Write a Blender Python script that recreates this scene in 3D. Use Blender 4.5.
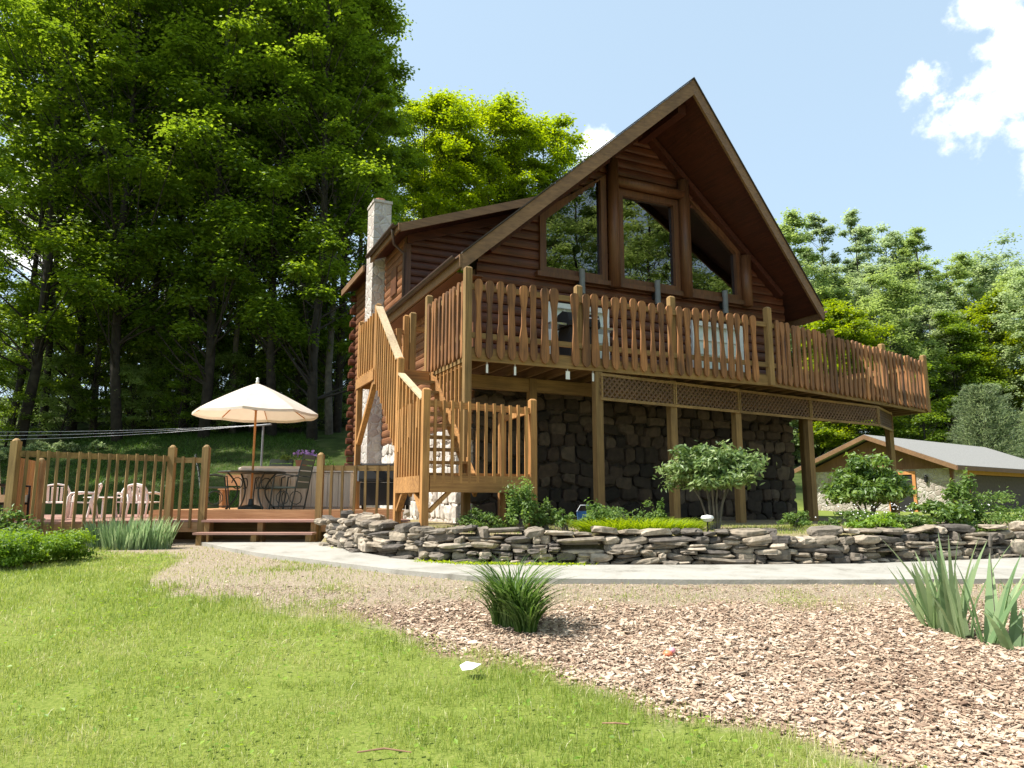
import bpy, math, random
import numpy as np
from mathutils import Vector, Matrix

R = math.radians
scene = bpy.context.scene
for o in list(bpy.data.objects):
    bpy.data.objects.remove(o)
C = scene.collection
rng = np.random.default_rng(7)
random.seed(7)

# ------------------------------------------------------------------ camera
EYE = 1.6
cam_d = bpy.data.cameras.new('camera')
cam = bpy.data.objects.new('camera', cam_d)
C.objects.link(cam)
cam.location = (0, 0, EYE)
cam.rotation_euler = (R(90 + 9.0), 0, 0)
cam_d.sensor_width = 36.0
cam_d.lens = 735.0 * 36.0 / 1024.0
cam_d.clip_start = 0.05
cam_d.clip_end = 3000
scene.camera = cam
scene.view_settings.view_transform = 'Standard'
scene.view_settings.look = 'None'
scene.view_settings.gamma = 1
scene.view_settings.exposure = 0.85
scene.view_settings.use_curve_mapping = False

# ------------------------------------------------------------------ world + sun
SUN_AZ = (-0.975, -0.20)          # horizontal direction towards the sun
SUN_EL = R(57)
world = bpy.data.worlds.new('World')
scene.world = world
world.use_nodes = True


def view_dir(x, y):
    a, b, t = (x - 512) / 735.0, (384 - y) / 735.0, R(9.0)
    return Vector((a, math.cos(t) - b * math.sin(t), math.sin(t) + b * math.cos(t))).normalized()


def build_world():
    nt = world.node_tree
    nt.nodes.clear()
    N, L = nt.nodes.new, nt.links.new
    out = N('ShaderNodeOutputWorld')
    bg = N('ShaderNodeBackground')
    bg.inputs['Strength'].default_value = 0.095
    sky = N('ShaderNodeTexSky')
    sky.sky_type = 'NISHITA'
    sky.sun_disc = False
    sky.sun_elevation = SUN_EL
    sky.sun_rotation = math.atan2(SUN_AZ[0], SUN_AZ[1])
    sky.air_density = 1.0
    sky.dust_density = 2.0
    sky.ozone_density = 1.0
    tc = N('ShaderNodeTexCoord')
    # thin high veil that pales the blue
    veil = N('ShaderNodeMix'); veil.data_type = 'RGBA'
    veil.inputs[0].default_value = 0.44
    veil.inputs[7].default_value = (5.9, 7.7, 9.0, 1)
    L(sky.outputs[0], veil.inputs[6])
    last = veil.outputs[2]
    noise = N('ShaderNodeTexNoise')
    noise.inputs['Scale'].default_value = 8.5
    noise.inputs['Detail'].default_value = 9.0
    noise.inputs['Roughness'].default_value = 0.58
    L(tc.outputs['Generated'], noise.inputs['Vector'])

    def cloud(px, py, rad, last):
        d = view_dir(px, py)
        dist = N('ShaderNodeVectorMath'); dist.operation = 'DISTANCE'
        L(tc.outputs['Generated'], dist.inputs[0])
        dist.inputs[1].default_value = d
        m = N('ShaderNodeMath'); m.operation = 'MULTIPLY_ADD'      # 1 - dist/rad
        L(dist.outputs['Value'], m.inputs[0]); m.inputs[1].default_value = -1.0 / rad; m.inputs[2].default_value = 1.0
        a = N('ShaderNodeMath'); a.operation = 'MULTIPLY_ADD'
        L(noise.outputs['Fac'], a.inputs[0]); a.inputs[1].default_value = 3.6
        L(m.outputs[0], a.inputs[2])
        r = N('ShaderNodeMapRange'); r.interpolation_type = 'SMOOTHSTEP'
        r.inputs['From Min'].default_value = 2.05; r.inputs['From Max'].default_value = 2.55
        L(a.outputs[0], r.inputs['Value'])
        mx = N('ShaderNodeMix'); mx.data_type = 'RGBA'
        L(r.outputs['Result'], mx.inputs[0]); L(last, mx.inputs[6])
        mx.inputs[7].default_value = (11.5, 11.5, 11.4, 1)
        return mx.outputs[2]
    for c in ((1062, 66, 0.115), (990, 6, 0.05), (600, 146, 0.05), (60, 205, 0.12), (1012, 60, .074)):
        last = cloud(c[0], c[1], c[2], last)
    L(last, bg.inputs['Color'])
    L(bg.outputs[0], out.inputs[0])


build_world()
sun_d = bpy.data.lights.new('sun', 'SUN')
sun = bpy.data.objects.new('sun', sun_d)
C.objects.link(sun)
sun_d.energy = 4.9
sun_d.angle = R(0.53)
sun_d.color = (1.0, 0.955, 0.88)
h = math.hypot(*SUN_AZ)
sdir = Vector((SUN_AZ[0] / h * math.cos(SUN_EL), SUN_AZ[1] / h * math.cos(SUN_EL), math.sin(SUN_EL)))
sun.rotation_euler = sdir.to_track_quat('Z', 'Y').to_euler()

# ------------------------------------------------------------------ helpers
P0 = Vector((-0.7168, 11.5, 0.0))
HA = R(25.0)
UX, VX = Vector((math.cos(HA), math.sin(HA), 0)), Vector((-math.sin(HA), math.cos(HA), 0))


def HW(u, v, z=0.0):
    return P0 + UX * u + VX * v + Vector((0, 0, z))


class MB:
    def __init__(s):
        s.v, s.f = [], []

    def add(s, vs, fs):
        b = len(s.v)
        s.v += [tuple(p) for p in vs]
        s.f += [tuple(i + b for i in f) for f in fs]
        return s

    def box(s, c, d, yaw=0.0, rot=None):
        x, y, z = d[0] / 2, d[1] / 2, d[2] / 2
        m = rot if rot is not None else Matrix.Rotation(yaw, 3, 'Z')
        c = Vector(c)
        vs = [c + m @ Vector((a * x, b * y, e * z)) for e in (-1, 1) for a, b in ((-1, -1), (1, -1), (1, 1), (-1, 1))]
        return s.add(vs, [(3, 2, 1, 0), (4, 5, 6, 7), (0, 1, 5, 4), (1, 2, 6, 5), (2, 3, 7, 6), (3, 0, 4, 7)])

    def span(s, a, b):
        a, b = Vector(a), Vector(b)
        return s.box((a + b) / 2, [abs(b[i] - a[i]) for i in range(3)])

    def bar(s, a, b, w, h, up=(0, 0, 1)):
        a, b = Vector(a), Vector(b)
        z = (b - a)
        n = z.length
        z.normalize()
        upv = Vector(up)
        if abs(z.dot(upv)) > 0.98:
            upv = Vector((0, 1, 0))
        x = upv.cross(z).normalized()
        y = z.cross(x).normalized()
        m = Matrix((x, y, z)).transposed()
        return s.box((a + b) / 2, (w, h, n), rot=m)

    def tube(s, pts, rad, n=8, cap=True):
        pts = [Vector(p) for p in pts]
        if not hasattr(rad, '__len__'):
            rad = [rad] * len(pts)
        base = len(s.v)
        prev = None
        for i, p in enumerate(pts):
            t = (pts[min(i + 1, len(pts) - 1)] - pts[max(i - 1, 0)]).normalized()
            if prev is None:
                a = Vector((1, 0, 0)) if abs(t.x) < 0.8 else Vector((0, 1, 0))
                x = (a - t * a.dot(t)).normalized()
            else:
                x = (prev - t * prev.dot(t)).normalized()
            prev = x
            y = t.cross(x)
            for k in range(n):
                an = 2 * math.pi * k / n
                s.v.append(tuple(p + (x * math.cos(an) + y * math.sin(an)) * rad[i]))
        for i in range(len(pts) - 1):
            for k in range(n):
                a, b = base + i * n + k, base + i * n + (k + 1) % n
                s.f.append((a, b, b + n, a + n))
        if cap:
            s.f.append(tuple(base + k for k in reversed(range(n))))
            e = base + (len(pts) - 1) * n
            s.f.append(tuple(e + k for k in range(n)))
        return s

    def prism(s, poly, vec):
        vec = Vector(vec)
        a = [Vector(p) for p in poly]
        n = len(a)
        vs = a + [p + vec for p in a]
        fs = [tuple(reversed(range(n))), tuple(range(n, 2 * n))]
        fs += [(i, (i + 1) % n, n + (i + 1) % n, n + i) for i in range(n)]
        return s.add(vs, fs)

    def lathe(s, prof, c=(0, 0, 0), n=20):
        base = len(s.v)
        for r, z in prof:
            for k in range(n):
                a = 2 * math.pi * k / n
                s.v.append((c[0] + r * math.cos(a), c[1] + r * math.sin(a), c[2] + z))
        for i in range(len(prof) - 1):
            for k in range(n):
                a, b = base + i * n + k, base + i * n + (k + 1) % n
                s.f.append((a, b, b + n, a + n))
        return s

    def mesh(s, name, mat, smooth=False):
        me = bpy.data.meshes.new(name)
        me.from_pydata(s.v, [], s.f)
        me.update()
        if mat:
            me.materials.append(mat)
        import bmesh
        bm = bmesh.new(); bm.from_mesh(me)
        bmesh.ops.recalc_face_normals(bm, faces=bm.faces)
        bm.to_mesh(me); bm.free()
        if smooth:
            for p in me.polygons:
                p.use_smooth = True
        return me

    def build(s, name, mat, parent=None, smooth=False):
        o = bpy.data.objects.new(name, s.mesh(name, mat, smooth))
        C.objects.link(o)
        o.parent = parent
        return o


def tag(o, label=None, cat=None, group=None, kind=None):
    if label: o['label'] = label
    if cat: o['category'] = cat
    if group: o['group'] = group
    if kind: o['kind'] = kind
    return o


def thing(name, label, cat, loc=(0, 0, 0), rz=0.0, group=None):
    o = bpy.data.objects.new(name, None)
    o.empty_display_size = 0.2
    C.objects.link(o)
    o.location = loc
    o.rotation_euler = (0, 0, rz)
    return tag(o, label, cat, group)


def dup(root, loc=None, rz=None, label=None, scale=None):
    r = root.copy(); C.objects.link(r)
    if loc is not None: r.location = loc
    if rz is not None: r.rotation_euler = (0, 0, rz)
    if scale is not None: r.scale = scale
    if label: r['label'] = label
    for ch in list(root.children):
        c = ch.copy(); C.objects.link(c); c.parent = r
        for g in list(ch.children):
            d = g.copy(); C.objects.link(d); d.parent = c
    return r


def np_mesh(name, verts, faces, mat, rnd=None, smooth=False):
    """verts (N,3) array, faces (M,k) array with one k; rnd: one float per face"""
    me = bpy.data.meshes.new(name)
    verts = np.ascontiguousarray(verts, dtype=np.float32)
    faces = np.ascontiguousarray(faces, dtype=np.int32)
    m, k = faces.shape
    me.vertices.add(len(verts)); me.vertices.foreach_set('co', verts.ravel())
    me.loops.add(m * k); me.loops.foreach_set('vertex_index', faces.ravel())
    me.polygons.add(m)
    me.polygons.foreach_set('loop_start', np.arange(0, m * k, k, dtype=np.int32))
    me.polygons.foreach_set('use_smooth', np.full(m, smooth, dtype=bool))
    me.update(calc_edges=True)
    if rnd is not None:
        a = me.attributes.new('rnd', 'FLOAT', 'FACE')
        a.data.foreach_set('value', np.ascontiguousarray(rnd, dtype=np.float32))
    if mat: me.materials.append(mat)
    return me


def link_mesh(name, me, parent=None, loc=(0, 0, 0)):
    o = bpy.data.objects.new(name, me)
    C.objects.link(o)
    o.parent = parent
    o.location = loc
    return o


def vnoise(x, y, seed=0):
    """vectorised 2-D value noise, 0..1"""
    x = np.asarray(x, dtype=np.float64); y = np.asarray(y, dtype=np.float64)
    xi, yi = np.floor(x).astype(np.int64), np.floor(y).astype(np.int64)
    fx, fy = x - xi, y - yi
    fx = fx * fx * (3 - 2 * fx); fy = fy * fy * (3 - 2 * fy)

    def hsh(a, b):
        n = (a * 374761393 + b * 668265263 + seed * 1442695041) & 0xffffffff
        n = ((n ^ (n >> 13)) * 1274126177) & 0xffffffff
        return ((n ^ (n >> 16)) & 0xffff) / 65535.0
    a, b, c, d = hsh(xi, yi), hsh(xi + 1, yi), hsh(xi, yi + 1), hsh(xi + 1, yi + 1)
    return (a * (1 - fx) + b * fx) * (1 - fy) + (c * (1 - fx) + d * fx) * fy


def fbm(x, y, seed=0, oct=4):
    t, a, s = 0, 0.5, 0
    for i in range(oct):
        t = t + a * vnoise(x * 2 ** i, y * 2 ** i, seed + i); s += a; a *= 0.5
    return t / s


def sstep(a, b, x):
    t = np.clip((np.asarray(x, dtype=np.float64) - a) / (b - a), 0, 1)
    return t * t * (3 - 2 * t)


# ------------------------------------------------------------------ materials
def new_mat(name):
    m = bpy.data.materials.new(name)
    m.use_nodes = True
    nt = m.node_tree
    return m, nt, nt.nodes['Principled BSDF'], nt.nodes.new, nt.links.new


def ramp(N, stops):
    r = N('ShaderNodeValToRGB')
    e = r.color_ramp.elements
    while len(e) < len(stops): e.new(0.5)
    for i, (p, c) in enumerate(stops):
        e[i].position = p; e[i].color = (*c, 1)
    return r


def wood(name, dark, light, axis=2, rough=0.75, scale=1.0, vary=0.35, bump=0.25):
    m, nt, b, N, L = new_mat(name)
    tc = N('ShaderNodeTexCoord')
    mp = N('ShaderNodeMapping')
    sc = [30 * scale] * 3; sc[axis] = 1.6 * scale
    mp.inputs['Scale'].default_value = sc
    oi = N('ShaderNodeObjectInfo')
    off = N('ShaderNodeVectorMath'); off.operation = 'ADD'
    k = N('ShaderNodeMath'); k.operation = 'MULTIPLY'; k.inputs[1].default_value = 37.0
    L(oi.outputs['Random'], k.inputs[0])
    L(tc.outputs['Object'], off.inputs[0]); L(k.outputs[0], off.inputs[1])
    L(off.outputs[0], mp.inputs[0])
    n1 = N('ShaderNodeTexNoise'); n1.inputs['Scale'].default_value = 1.0; n1.inputs['Detail'].default_value = 6
    n1.inputs['Roughness'].default_value = 0.65
    L(mp.outputs[0], n1.inputs['Vector'])
    n2 = N('ShaderNodeTexNoise'); n2.inputs['Scale'].default_value = 1.7; n2.inputs['Detail'].default_value = 3
    L(off.outputs[0], n2.inputs['Vector'])
    mx = N('ShaderNodeMath'); mx.operation = 'MULTIPLY_ADD'; mx.inputs[1].default_value = 0.65
    L(n1.outputs['Fac'], mx.inputs[0])
    m2 = N('ShaderNodeMath'); m2.operation = 'MULTIPLY'; m2.inputs[1].default_value = 0.35
    L(n2.outputs['Fac'], m2.inputs[0]); L(m2.outputs[0], mx.inputs[2])
    cr = ramp(N, [(0.36, dark), (0.64, light)])
    L(mx.outputs[0], cr.inputs[0])
    hv = N('ShaderNodeHueSaturation')
    mr = N('ShaderNodeMapRange'); mr.inputs['To Min'].default_value = 1 - vary; mr.inputs['To Max'].default_value = 1 + vary
    L(oi.outputs['Random'], mr.inputs['Value']); L(mr.outputs[0], hv.inputs['Value'])
    L(cr.outputs[0], hv.inputs['Color']); L(hv.outputs[0], b.inputs['Base Color'])
    b.inputs['Roughness'].default_value = rough
    bp = N('ShaderNodeBump'); bp.inputs['Strength'].default_value = bump; bp.inputs['Distance'].default_value = 0.02
    L(n1.outputs['Fac'], bp.inputs['Height']); L(bp.outputs[0], b.inputs['Normal'])
    return m


def plain(name, col, rough=0.5, metal=0.0, noise=0.12, nscale=8.0, bump=0.0):
    m, nt, b, N, L = new_mat(name)
    tc = N('ShaderNodeTexCoord')
    n = N('ShaderNodeTexNoise'); n.inputs['Scale'].default_value = nscale; n.inputs['Detail'].default_value = 5
    L(tc.outputs['Object'], n.inputs['Vector'])
    cr = ramp(N, [(0.3, [c * (1 - noise) for c in col]), (0.7, [min(1, c * (1 + noise)) for c in col])])
    L(n.outputs['Fac'], cr.inputs[0]); L(cr.outputs[0], b.inputs['Base Color'])
    b.inputs['Roughness'].default_value = rough
    b.inputs['Metallic'].default_value = metal
    if bump:
        bp = N('ShaderNodeBump'); bp.inputs['Strength'].default_value = bump; bp.inputs['Distance'].default_value = 0.02
        L(n.outputs['Fac'], bp.inputs['Height']); L(bp.outputs[0], b.inputs['Normal'])
    return m


def fieldstone(name, cols, mortar, scale=2.6, rough=0.85, bump=.9):
    m, nt, b, N, L = new_mat(name)
    tc = N('ShaderNodeTexCoord')
    nz = N('ShaderNodeTexNoise'); nz.inputs['Scale'].default_value = 2.5
    L(tc.outputs['Object'], nz.inputs['Vector'])
    wv = N('ShaderNodeMix'); wv.data_type = 'VECTOR'; wv.inputs[0].default_value = 0.12
    L(tc.outputs['Object'], wv.inputs[4]); L(nz.outputs['Color'], wv.inputs[5])
    v1 = N('ShaderNodeTexVoronoi'); v1.inputs['Scale'].default_value = scale
    v2 = N('ShaderNodeTexVoronoi'); v2.feature = 'DISTANCE_TO_EDGE'; v2.inputs['Scale'].default_value = scale
    L(wv.outputs[1], v1.inputs['Vector']); L(wv.outputs[1], v2.inputs['Vector'])
    sp = N('ShaderNodeSeparateColor'); L(v1.outputs['Color'], sp.inputs[0])
    cr = ramp(N, [(i / (len(cols) - 1), c) for i, c in enumerate(cols)])
    L(sp.outputs[0], cr.inputs[0])
    fine = N('ShaderNodeTexNoise'); fine.inputs['Scale'].default_value = 18; fine.inputs['Detail'].default_value = 6
    L(tc.outputs['Object'], fine.inputs['Vector'])
    mr = N('ShaderNodeMapRange'); mr.inputs['To Min'].default_value = 0.65; mr.inputs['To Max'].default_value = 1.25
    L(fine.outputs['Fac'], mr.inputs['Value'])
    mul = N('ShaderNodeMix'); mul.data_type = 'RGBA'; mul.blend_type = 'MULTIPLY'; mul.inputs[0].default_value = 1
    L(cr.outputs[0], mul.inputs[6]); L(mr.outputs[0], mul.inputs[7])
    ed = N('ShaderNodeMapRange'); ed.inputs['From Min'].default_value = 0.015; ed.inputs['From Max'].default_value = 0.05
    L(v2.outputs['Distance'], ed.inputs['Value'])
    mx = N('ShaderNodeMix'); mx.data_type = 'RGBA'
    mx.inputs[6].default_value = (*mortar, 1)
    L(ed.outputs[0], mx.inputs[0]); L(mul.outputs[2], mx.inputs[7])
    L(mx.outputs[2], b.inputs['Base Color'])
    b.inputs['Roughness'].default_value = rough
    ed2 = N('ShaderNodeMapRange'); ed2.inputs['From Max'].default_value = 0.16; ed2.interpolation_type = 'SMOOTHSTEP'
    L(v2.outputs['Distance'], ed2.inputs['Value'])
    ad = N('ShaderNodeMath'); ad.operation = 'MULTIPLY_ADD'; ad.inputs[1].default_value = 0.3
    L(fine.outputs['Fac'], ad.inputs[0]); L(ed2.outputs[0], ad.inputs[2])
    bp = N('ShaderNodeBump'); bp.inputs['Strength'].default_value = bump; bp.inputs['Distance'].default_value = 0.06
    L(ad.outputs[0], bp.inputs['Height']); L(bp.outputs[0], b.inputs['Normal'])
    return m


def leafy(name, stops, trans=0.35, rough=0.45, vary=0.15, spec=0.35):
    """leaf/grass material: colour from the face attribute rnd, part of the light passes through"""
    m, nt, b, N, L = new_mat(name)
    at = N('ShaderNodeAttribute'); at.attribute_name = 'rnd'
    cr = ramp(N, stops)
    L(at.outputs['Fac'], cr.inputs[0])
    oi = N('ShaderNodeObjectInfo')
    hv = N('ShaderNodeHueSaturation')
    mr = N('ShaderNodeMapRange'); mr.inputs['To Min'].default_value = 1 - vary; mr.inputs['To Max'].default_value = 1 + vary
    L(oi.outputs['Random'], mr.inputs['Value']); L(mr.outputs[0], hv.inputs['Value'])
    L(cr.outputs[0], hv.inputs['Color'])
    L(hv.outputs[0], b.inputs['Base Color'])
    b.inputs['Roughness'].default_value = rough
    b.inputs['Specular IOR Level'].default_value = spec
    tr = N('ShaderNodeBsdfTranslucent')
    hs = N('ShaderNodeHueSaturation'); hs.inputs['Hue'].default_value = 0.485; hs.inputs['Saturation'].default_value = 1.1
    hs.inputs['Value'].default_value = 1.9
    L(hv.outputs[0], hs.inputs['Color']); L(hs.outputs[0], tr.inputs['Color'])
    mx = N('ShaderNodeMixShader'); mx.inputs[0].default_value = trans
    L(b.outputs[0], mx.inputs[1]); L(tr.outputs[0], mx.inputs[2])
    L(mx.outputs[0], nt.nodes['Material Output'].inputs[0])
    return m


def rnd_mat(name, stops, rough=0.85, bump=0.5, nscale=25.0):
    m, nt, b, N, L = new_mat(name)
    at = N('ShaderNodeAttribute'); at.attribute_name = 'rnd'
    cr = ramp(N, stops); L(at.outputs['Fac'], cr.inputs[0])
    tc = N('ShaderNodeTexCoord')
    n = N('ShaderNodeTexNoise'); n.inputs['Scale'].default_value = nscale; n.inputs['Detail'].default_value = 7
    L(tc.outputs['Object'], n.inputs['Vector'])
    mr = N('ShaderNodeMapRange'); mr.inputs['From Min'].default_value = .25; mr.inputs['From Max'].default_value = .75
    mr.inputs['To Min'].default_value = 0.6; mr.inputs['To Max'].default_value = 1.35
    L(n.outputs['Fac'], mr.inputs['Value'])
    mul = N('ShaderNodeMix'); mul.data_type = 'RGBA'; mul.blend_type = 'MULTIPLY'; mul.inputs[0].default_value = 1
    L(cr.outputs[0], mul.inputs[6]); L(mr.outputs[0], mul.inputs[7])
    L(mul.outputs[2], b.inputs['Base Color'])
    b.inputs['Roughness'].default_value = rough
    bp = N('ShaderNodeBump'); bp.inputs['Strength'].default_value = bump; bp.inputs['Distance'].default_value = 0.02
    L(n.outputs['Fac'], bp.inputs['Height']); L(bp.outputs[0], b.inputs['Normal'])
    return m


M = {}
M['log'] = wood('stained_log_shaded', (0.040, 0.0105, 0.005), (0.145, 0.041, 0.015), axis=0, rough=0.5, vary=0.05)  # stain darkened further so the gable's shade is in the colour
M['logv'] = wood('stained_log_sunlit', (0.11, 0.042, 0.018), (0.30, 0.13, 0.055), axis=1, rough=0.5, vary=0.05)  # lighter copy of the log stain, sun on the side walls painted in
M['trim'] = wood('window_trim_wood', (0.072, 0.027, 0.012), (0.175, 0.068, 0.027), axis=2, rough=0.5, vary=0.08)
M['fascia'] = wood('fascia_wood', (0.13, 0.068, 0.030), (0.25, 0.135, 0.060), axis=0, rough=0.7, vary=0.06, scale=.7)
M['soffit'] = wood('soffit_wood', (0.040, 0.009, 0.004), (0.092, 0.021, 0.009), axis=1, rough=0.6, vary=0.03)  # wood tone lowered to carry the shade under the overhang
M['cedar'] = wood('cedar_picket', (0.080, 0.034, 0.012), (0.37, 0.162, 0.053), axis=2, vary=0.40, scale=.8)
M['treated'] = wood('treated_post', (0.15, 0.088, 0.028), (0.33, 0.20, 0.070), axis=2, vary=0.15)
M['treated_x'] = wood('treated_board', (0.15, 0.088, 0.028), (0.33, 0.20, 0.070), axis=0, vary=0.12)
M['treated_y'] = wood('treated_board_deep', (0.10, 0.052, 0.022), (0.22, 0.125, 0.052), axis=1, vary=0.12)
M['stairwood'] = wood('stair_wood', (0.22, 0.10, 0.028), (0.54, 0.272, 0.084), axis=2, vary=0.14)
M['stairwood_x'] = wood('stair_board', (0.22, 0.10, 0.028), (0.52, 0.262, 0.082), axis=0, vary=0.1)
M['railcap'] = wood('sunlit_rail_cap', (0.36, 0.26, 0.15), (0.60, 0.46, 0.28), axis=1, vary=0.05)  # sun on the rail caps put into a paler wood colour
M['lattice'] = wood('lattice_wood', (0.07, 0.034, 0.016), (0.16, 0.085, 0.038), axis=0, vary=0.08)
M['reddeck'] = wood('red_deck_paint', (0.27, 0.135, 0.10), (0.44, 0.26, 0.20), axis=0, rough=0.65, vary=0.08)
M['pooldeck'] = wood('pool_deck_wood', (0.30, 0.145, 0.058), (0.50, 0.28, 0.13), axis=0, vary=0.1)
M['stone_base'] = fieldstone('foundation_fieldstone_shaded', [(0.018, 0.014, 0.011), (0.066, 0.046, 0.032), (0.032, 0.022, 0.016), (0.09, 0.066, 0.047), (0.046, 0.029, 0.021)], (0.036, 0.028, 0.022), scale=3.2)  # stone darkened to paint in the shade below the deck
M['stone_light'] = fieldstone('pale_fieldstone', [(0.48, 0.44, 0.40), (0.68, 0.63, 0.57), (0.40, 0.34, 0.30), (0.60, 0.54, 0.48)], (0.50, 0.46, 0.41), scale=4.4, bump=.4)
M['stone_garage'] = fieldstone('garage_fieldstone', [(0.36, 0.32, 0.28), (0.52, 0.47, 0.41), (0.30, 0.25, 0.21), (0.46, 0.40, 0.34)], (0.39, 0.355, 0.315), scale=5.5, bump=.5)
M['stone_chim'] = fieldstone('chimney_fieldstone', [(0.44, 0.40, 0.36), (0.56, 0.50, 0.45), (0.38, 0.32, 0.29), (0.50, 0.44, 0.38)], (0.44, 0.40, 0.36), scale=5.4, bump=.4)
M['shingle'] = plain('dark_shingle', (0.055, 0.042, 0.034), 0.9, noise=0.35, nscale=30)
M['shingle_grey'] = plain('grey_shingle', (0.235, 0.228, 0.212), 0.95, noise=0.2, nscale=22, bump=0.2)
M['black'] = plain('black_metal', (0.010, 0.010, 0.010), 0.75)
M['iron'] = plain('dark_green_iron', (0.022, 0.032, 0.028), 0.45)
M['greenmesh'] = plain('green_sling_fabric', (0.085, 0.115, 0.095), 0.8, nscale=60)
M['steel'] = plain('brushed_steel', (0.62, 0.62, 0.62), 0.3, metal=1.0)
M['greymetal'] = plain('grey_painted_metal', (0.17, 0.175, 0.18), 0.5)
M['plastic'] = plain('white_resin', (0.80, 0.70, 0.64), 0.45, noise=0.04)
M['white'] = plain('white_paint', (0.78, 0.78, 0.74), 0.5, noise=0.05)
M['blind'] = plain('pale_window_blind', (0.72, 0.78, 0.70), 0.6, noise=0.05)
M['gutter'] = plain('brown_gutter', (0.075, 0.045, 0.035), 0.4)
M['flue'] = plain('clay_flue', (0.45, 0.20, 0.13), 0.8)
M['cream'] = plain('cream_cushion', (0.72, 0.68, 0.56), 0.85, noise=0.06)
M['tub_side'] = wood('hot_tub_panel', (0.52, 0.45, 0.36), (0.68, 0.60, 0.49), axis=2, vary=0.05)
M['tub_cover'] = plain('hot_tub_cover', (0.60, 0.54, 0.46), 0.6)
M['blue'] = plain('blue_plastic', (0.05, 0.17, 0.42), 0.4)
M['terracotta'] = plain('clay_pot', (0.35, 0.16, 0.09), 0.8)
M['brown_door'] = plain('dark_brown_paint', (0.10, 0.072, 0.064), 0.95, noise=0.2)
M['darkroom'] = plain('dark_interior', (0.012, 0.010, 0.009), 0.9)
M['frame_orange'] = wood('varnished_door_frame', (0.42, 0.17, 0.05), (0.62, 0.28, 0.09), axis=2, vary=0.05)
M['gable_brown'] = wood('brown_board', (0.12, 0.055, 0.032), (0.22, 0.105, 0.06), axis=2, vary=0.05)
M['bark'] = plain('tree_bark', (0.040, 0.032, 0.025), 0.95, noise=0.5, nscale=5, bump=0.8)
M['bark_pale'] = plain('pale_bark', (0.16, 0.14, 0.115), 0.95, noise=0.4, nscale=6, bump=0.8)
M['line'] = plain('white_cord', (0.75, 0.76, 0.78), 0.5)
M['paper'] = plain('white_paper', (0.80, 0.83, 0.76), 0.7)
M['orange'] = plain('orange_plastic', (0.80, 0.22, 0.10), 0.4)
M['pink'] = plain('pink_plastic', (0.80, 0.35, 0.42), 0.4)
M['stick'] = plain('dry_stick', (0.30, 0.17, 0.10), 0.9)

G1 = [(0.0, (0.064, 0.112, 0.015)), (0.5, (0.135, 0.21, 0.026)), (1.0, (0.23, 0.315, 0.04))]
M['leaf_dark'] = leafy('maple_leaf', G1, trans=0.5)
M['leaf_bright'] = leafy('spring_leaf', [(0, (0.06, 0.11, 0.014)), (0.5, (0.20, 0.275, 0.026)), (1, (0.31, 0.38, 0.038))], trans=0.55)
M['leaf_mid'] = leafy('woodland_leaf_hazed', [(0, (0.145, 0.21, 0.06)), (0.5, (0.23, 0.31, 0.095)), (1, (0.31, 0.39, 0.135))], trans=0.55)  # paled so the distance haze sits in the leaf colour
M['leaf_grey'] = leafy('greyish_leaf_hazed', [(0, (0.16, 0.22, 0.10)), (0.5, (0.265, 0.335, 0.165)), (1, (0.34, 0.41, 0.21))], trans=0.55)  # grey-green leaf with hillside haze mixed into its tone
M['needle'] = leafy('pine_needle', [(0, (0.10, 0.14, 0.07)), (0.5, (0.20, 0.26, 0.12)), (1, (0.28, 0.34, 0.17))], trans=0.45)
M['rhodo'] = leafy('shrub_leaf', [(0, (0.045, 0.085, 0.02)), (0.5, (0.125, 0.20, 0.055)), (1, (0.30, 0.37, 0.15))], trans=0.3, spec=0.5)
M['rhodo2'] = leafy('broad_leaf', [(0, (0.04, 0.08, 0.014)), (0.5, (0.10, 0.18, 0.03)), (1, (0.24, 0.34, 0.07))], trans=0.32, spec=0.5)
M['herb'] = leafy('herb_leaf', [(0, (0.06, 0.11, 0.025)), (0.5, (0.12, 0.20, 0.045)), (1, (0.22, 0.30, 0.09))], trans=0.4)
M['lime'] = leafy('lime_leaf', [(0, (0.16, 0.25, 0.02)), (0.5, (0.30, 0.40, 0.03)), (1, (0.45, 0.52, 0.05))], trans=0.4)
M['lush'] = leafy('lush_grass_blade', [(0, (0.12, 0.20, 0.02)), (0.5, (0.24, 0.34, 0.03)), (1, (0.36, 0.45, 0.05))], trans=0.4)
M['hedge'] = leafy('hedge_leaf', [(0, (0.08, 0.16, 0.018)), (0.5, (0.17, 0.29, 0.032)), (1, (0.30, 0.42, 0.06))], trans=0.4)
M['iris'] = leafy('iris_blade', [(0, (0.12, 0.20, 0.09)), (0.5, (0.21, 0.30, 0.145)), (1, (0.34, 0.42, 0.23))], trans=0.35)
M['daylily'] = leafy('daylily_blade', [(0, (0.04, 0.09, 0.018)), (0.5, (0.085, 0.165, 0.03)), (1, (0.20, 0.29, 0.10))], trans=0.35)
M['grass'] = leafy('lawn_blade', [(0, (0.135, 0.20, 0.034)), (0.40, (0.25, 0.325, 0.07)), (0.68, (0.38, 0.405, 0.14)), (0.85, (0.50, 0.465, 0.25)), (1, (0.62, 0.57, 0.39))], trans=0.35, vary=0)
M['chip'] = rnd_mat('wood_chip', [(0, (0.17, 0.105, 0.068)), (0.25, (0.36, 0.245, 0.165)), (0.65, (0.51, 0.385, 0.275)), (1, (0.64, 0.525, 0.41))], bump=0.3, nscale=40)
M['wallstone'] = rnd_mat('dry_wall_stone', [(0, (0.075, 0.064, 0.054)), (0.4, (0.175, 0.147, 0.114)), (0.7, (0.27, 0.22, 0.158)), (1, (0.41, 0.345, 0.265))], nscale=14, bump=0.9)
M['petal_white'] = plain('white_petal', (0.80, 0.78, 0.80), 0.6)
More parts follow.
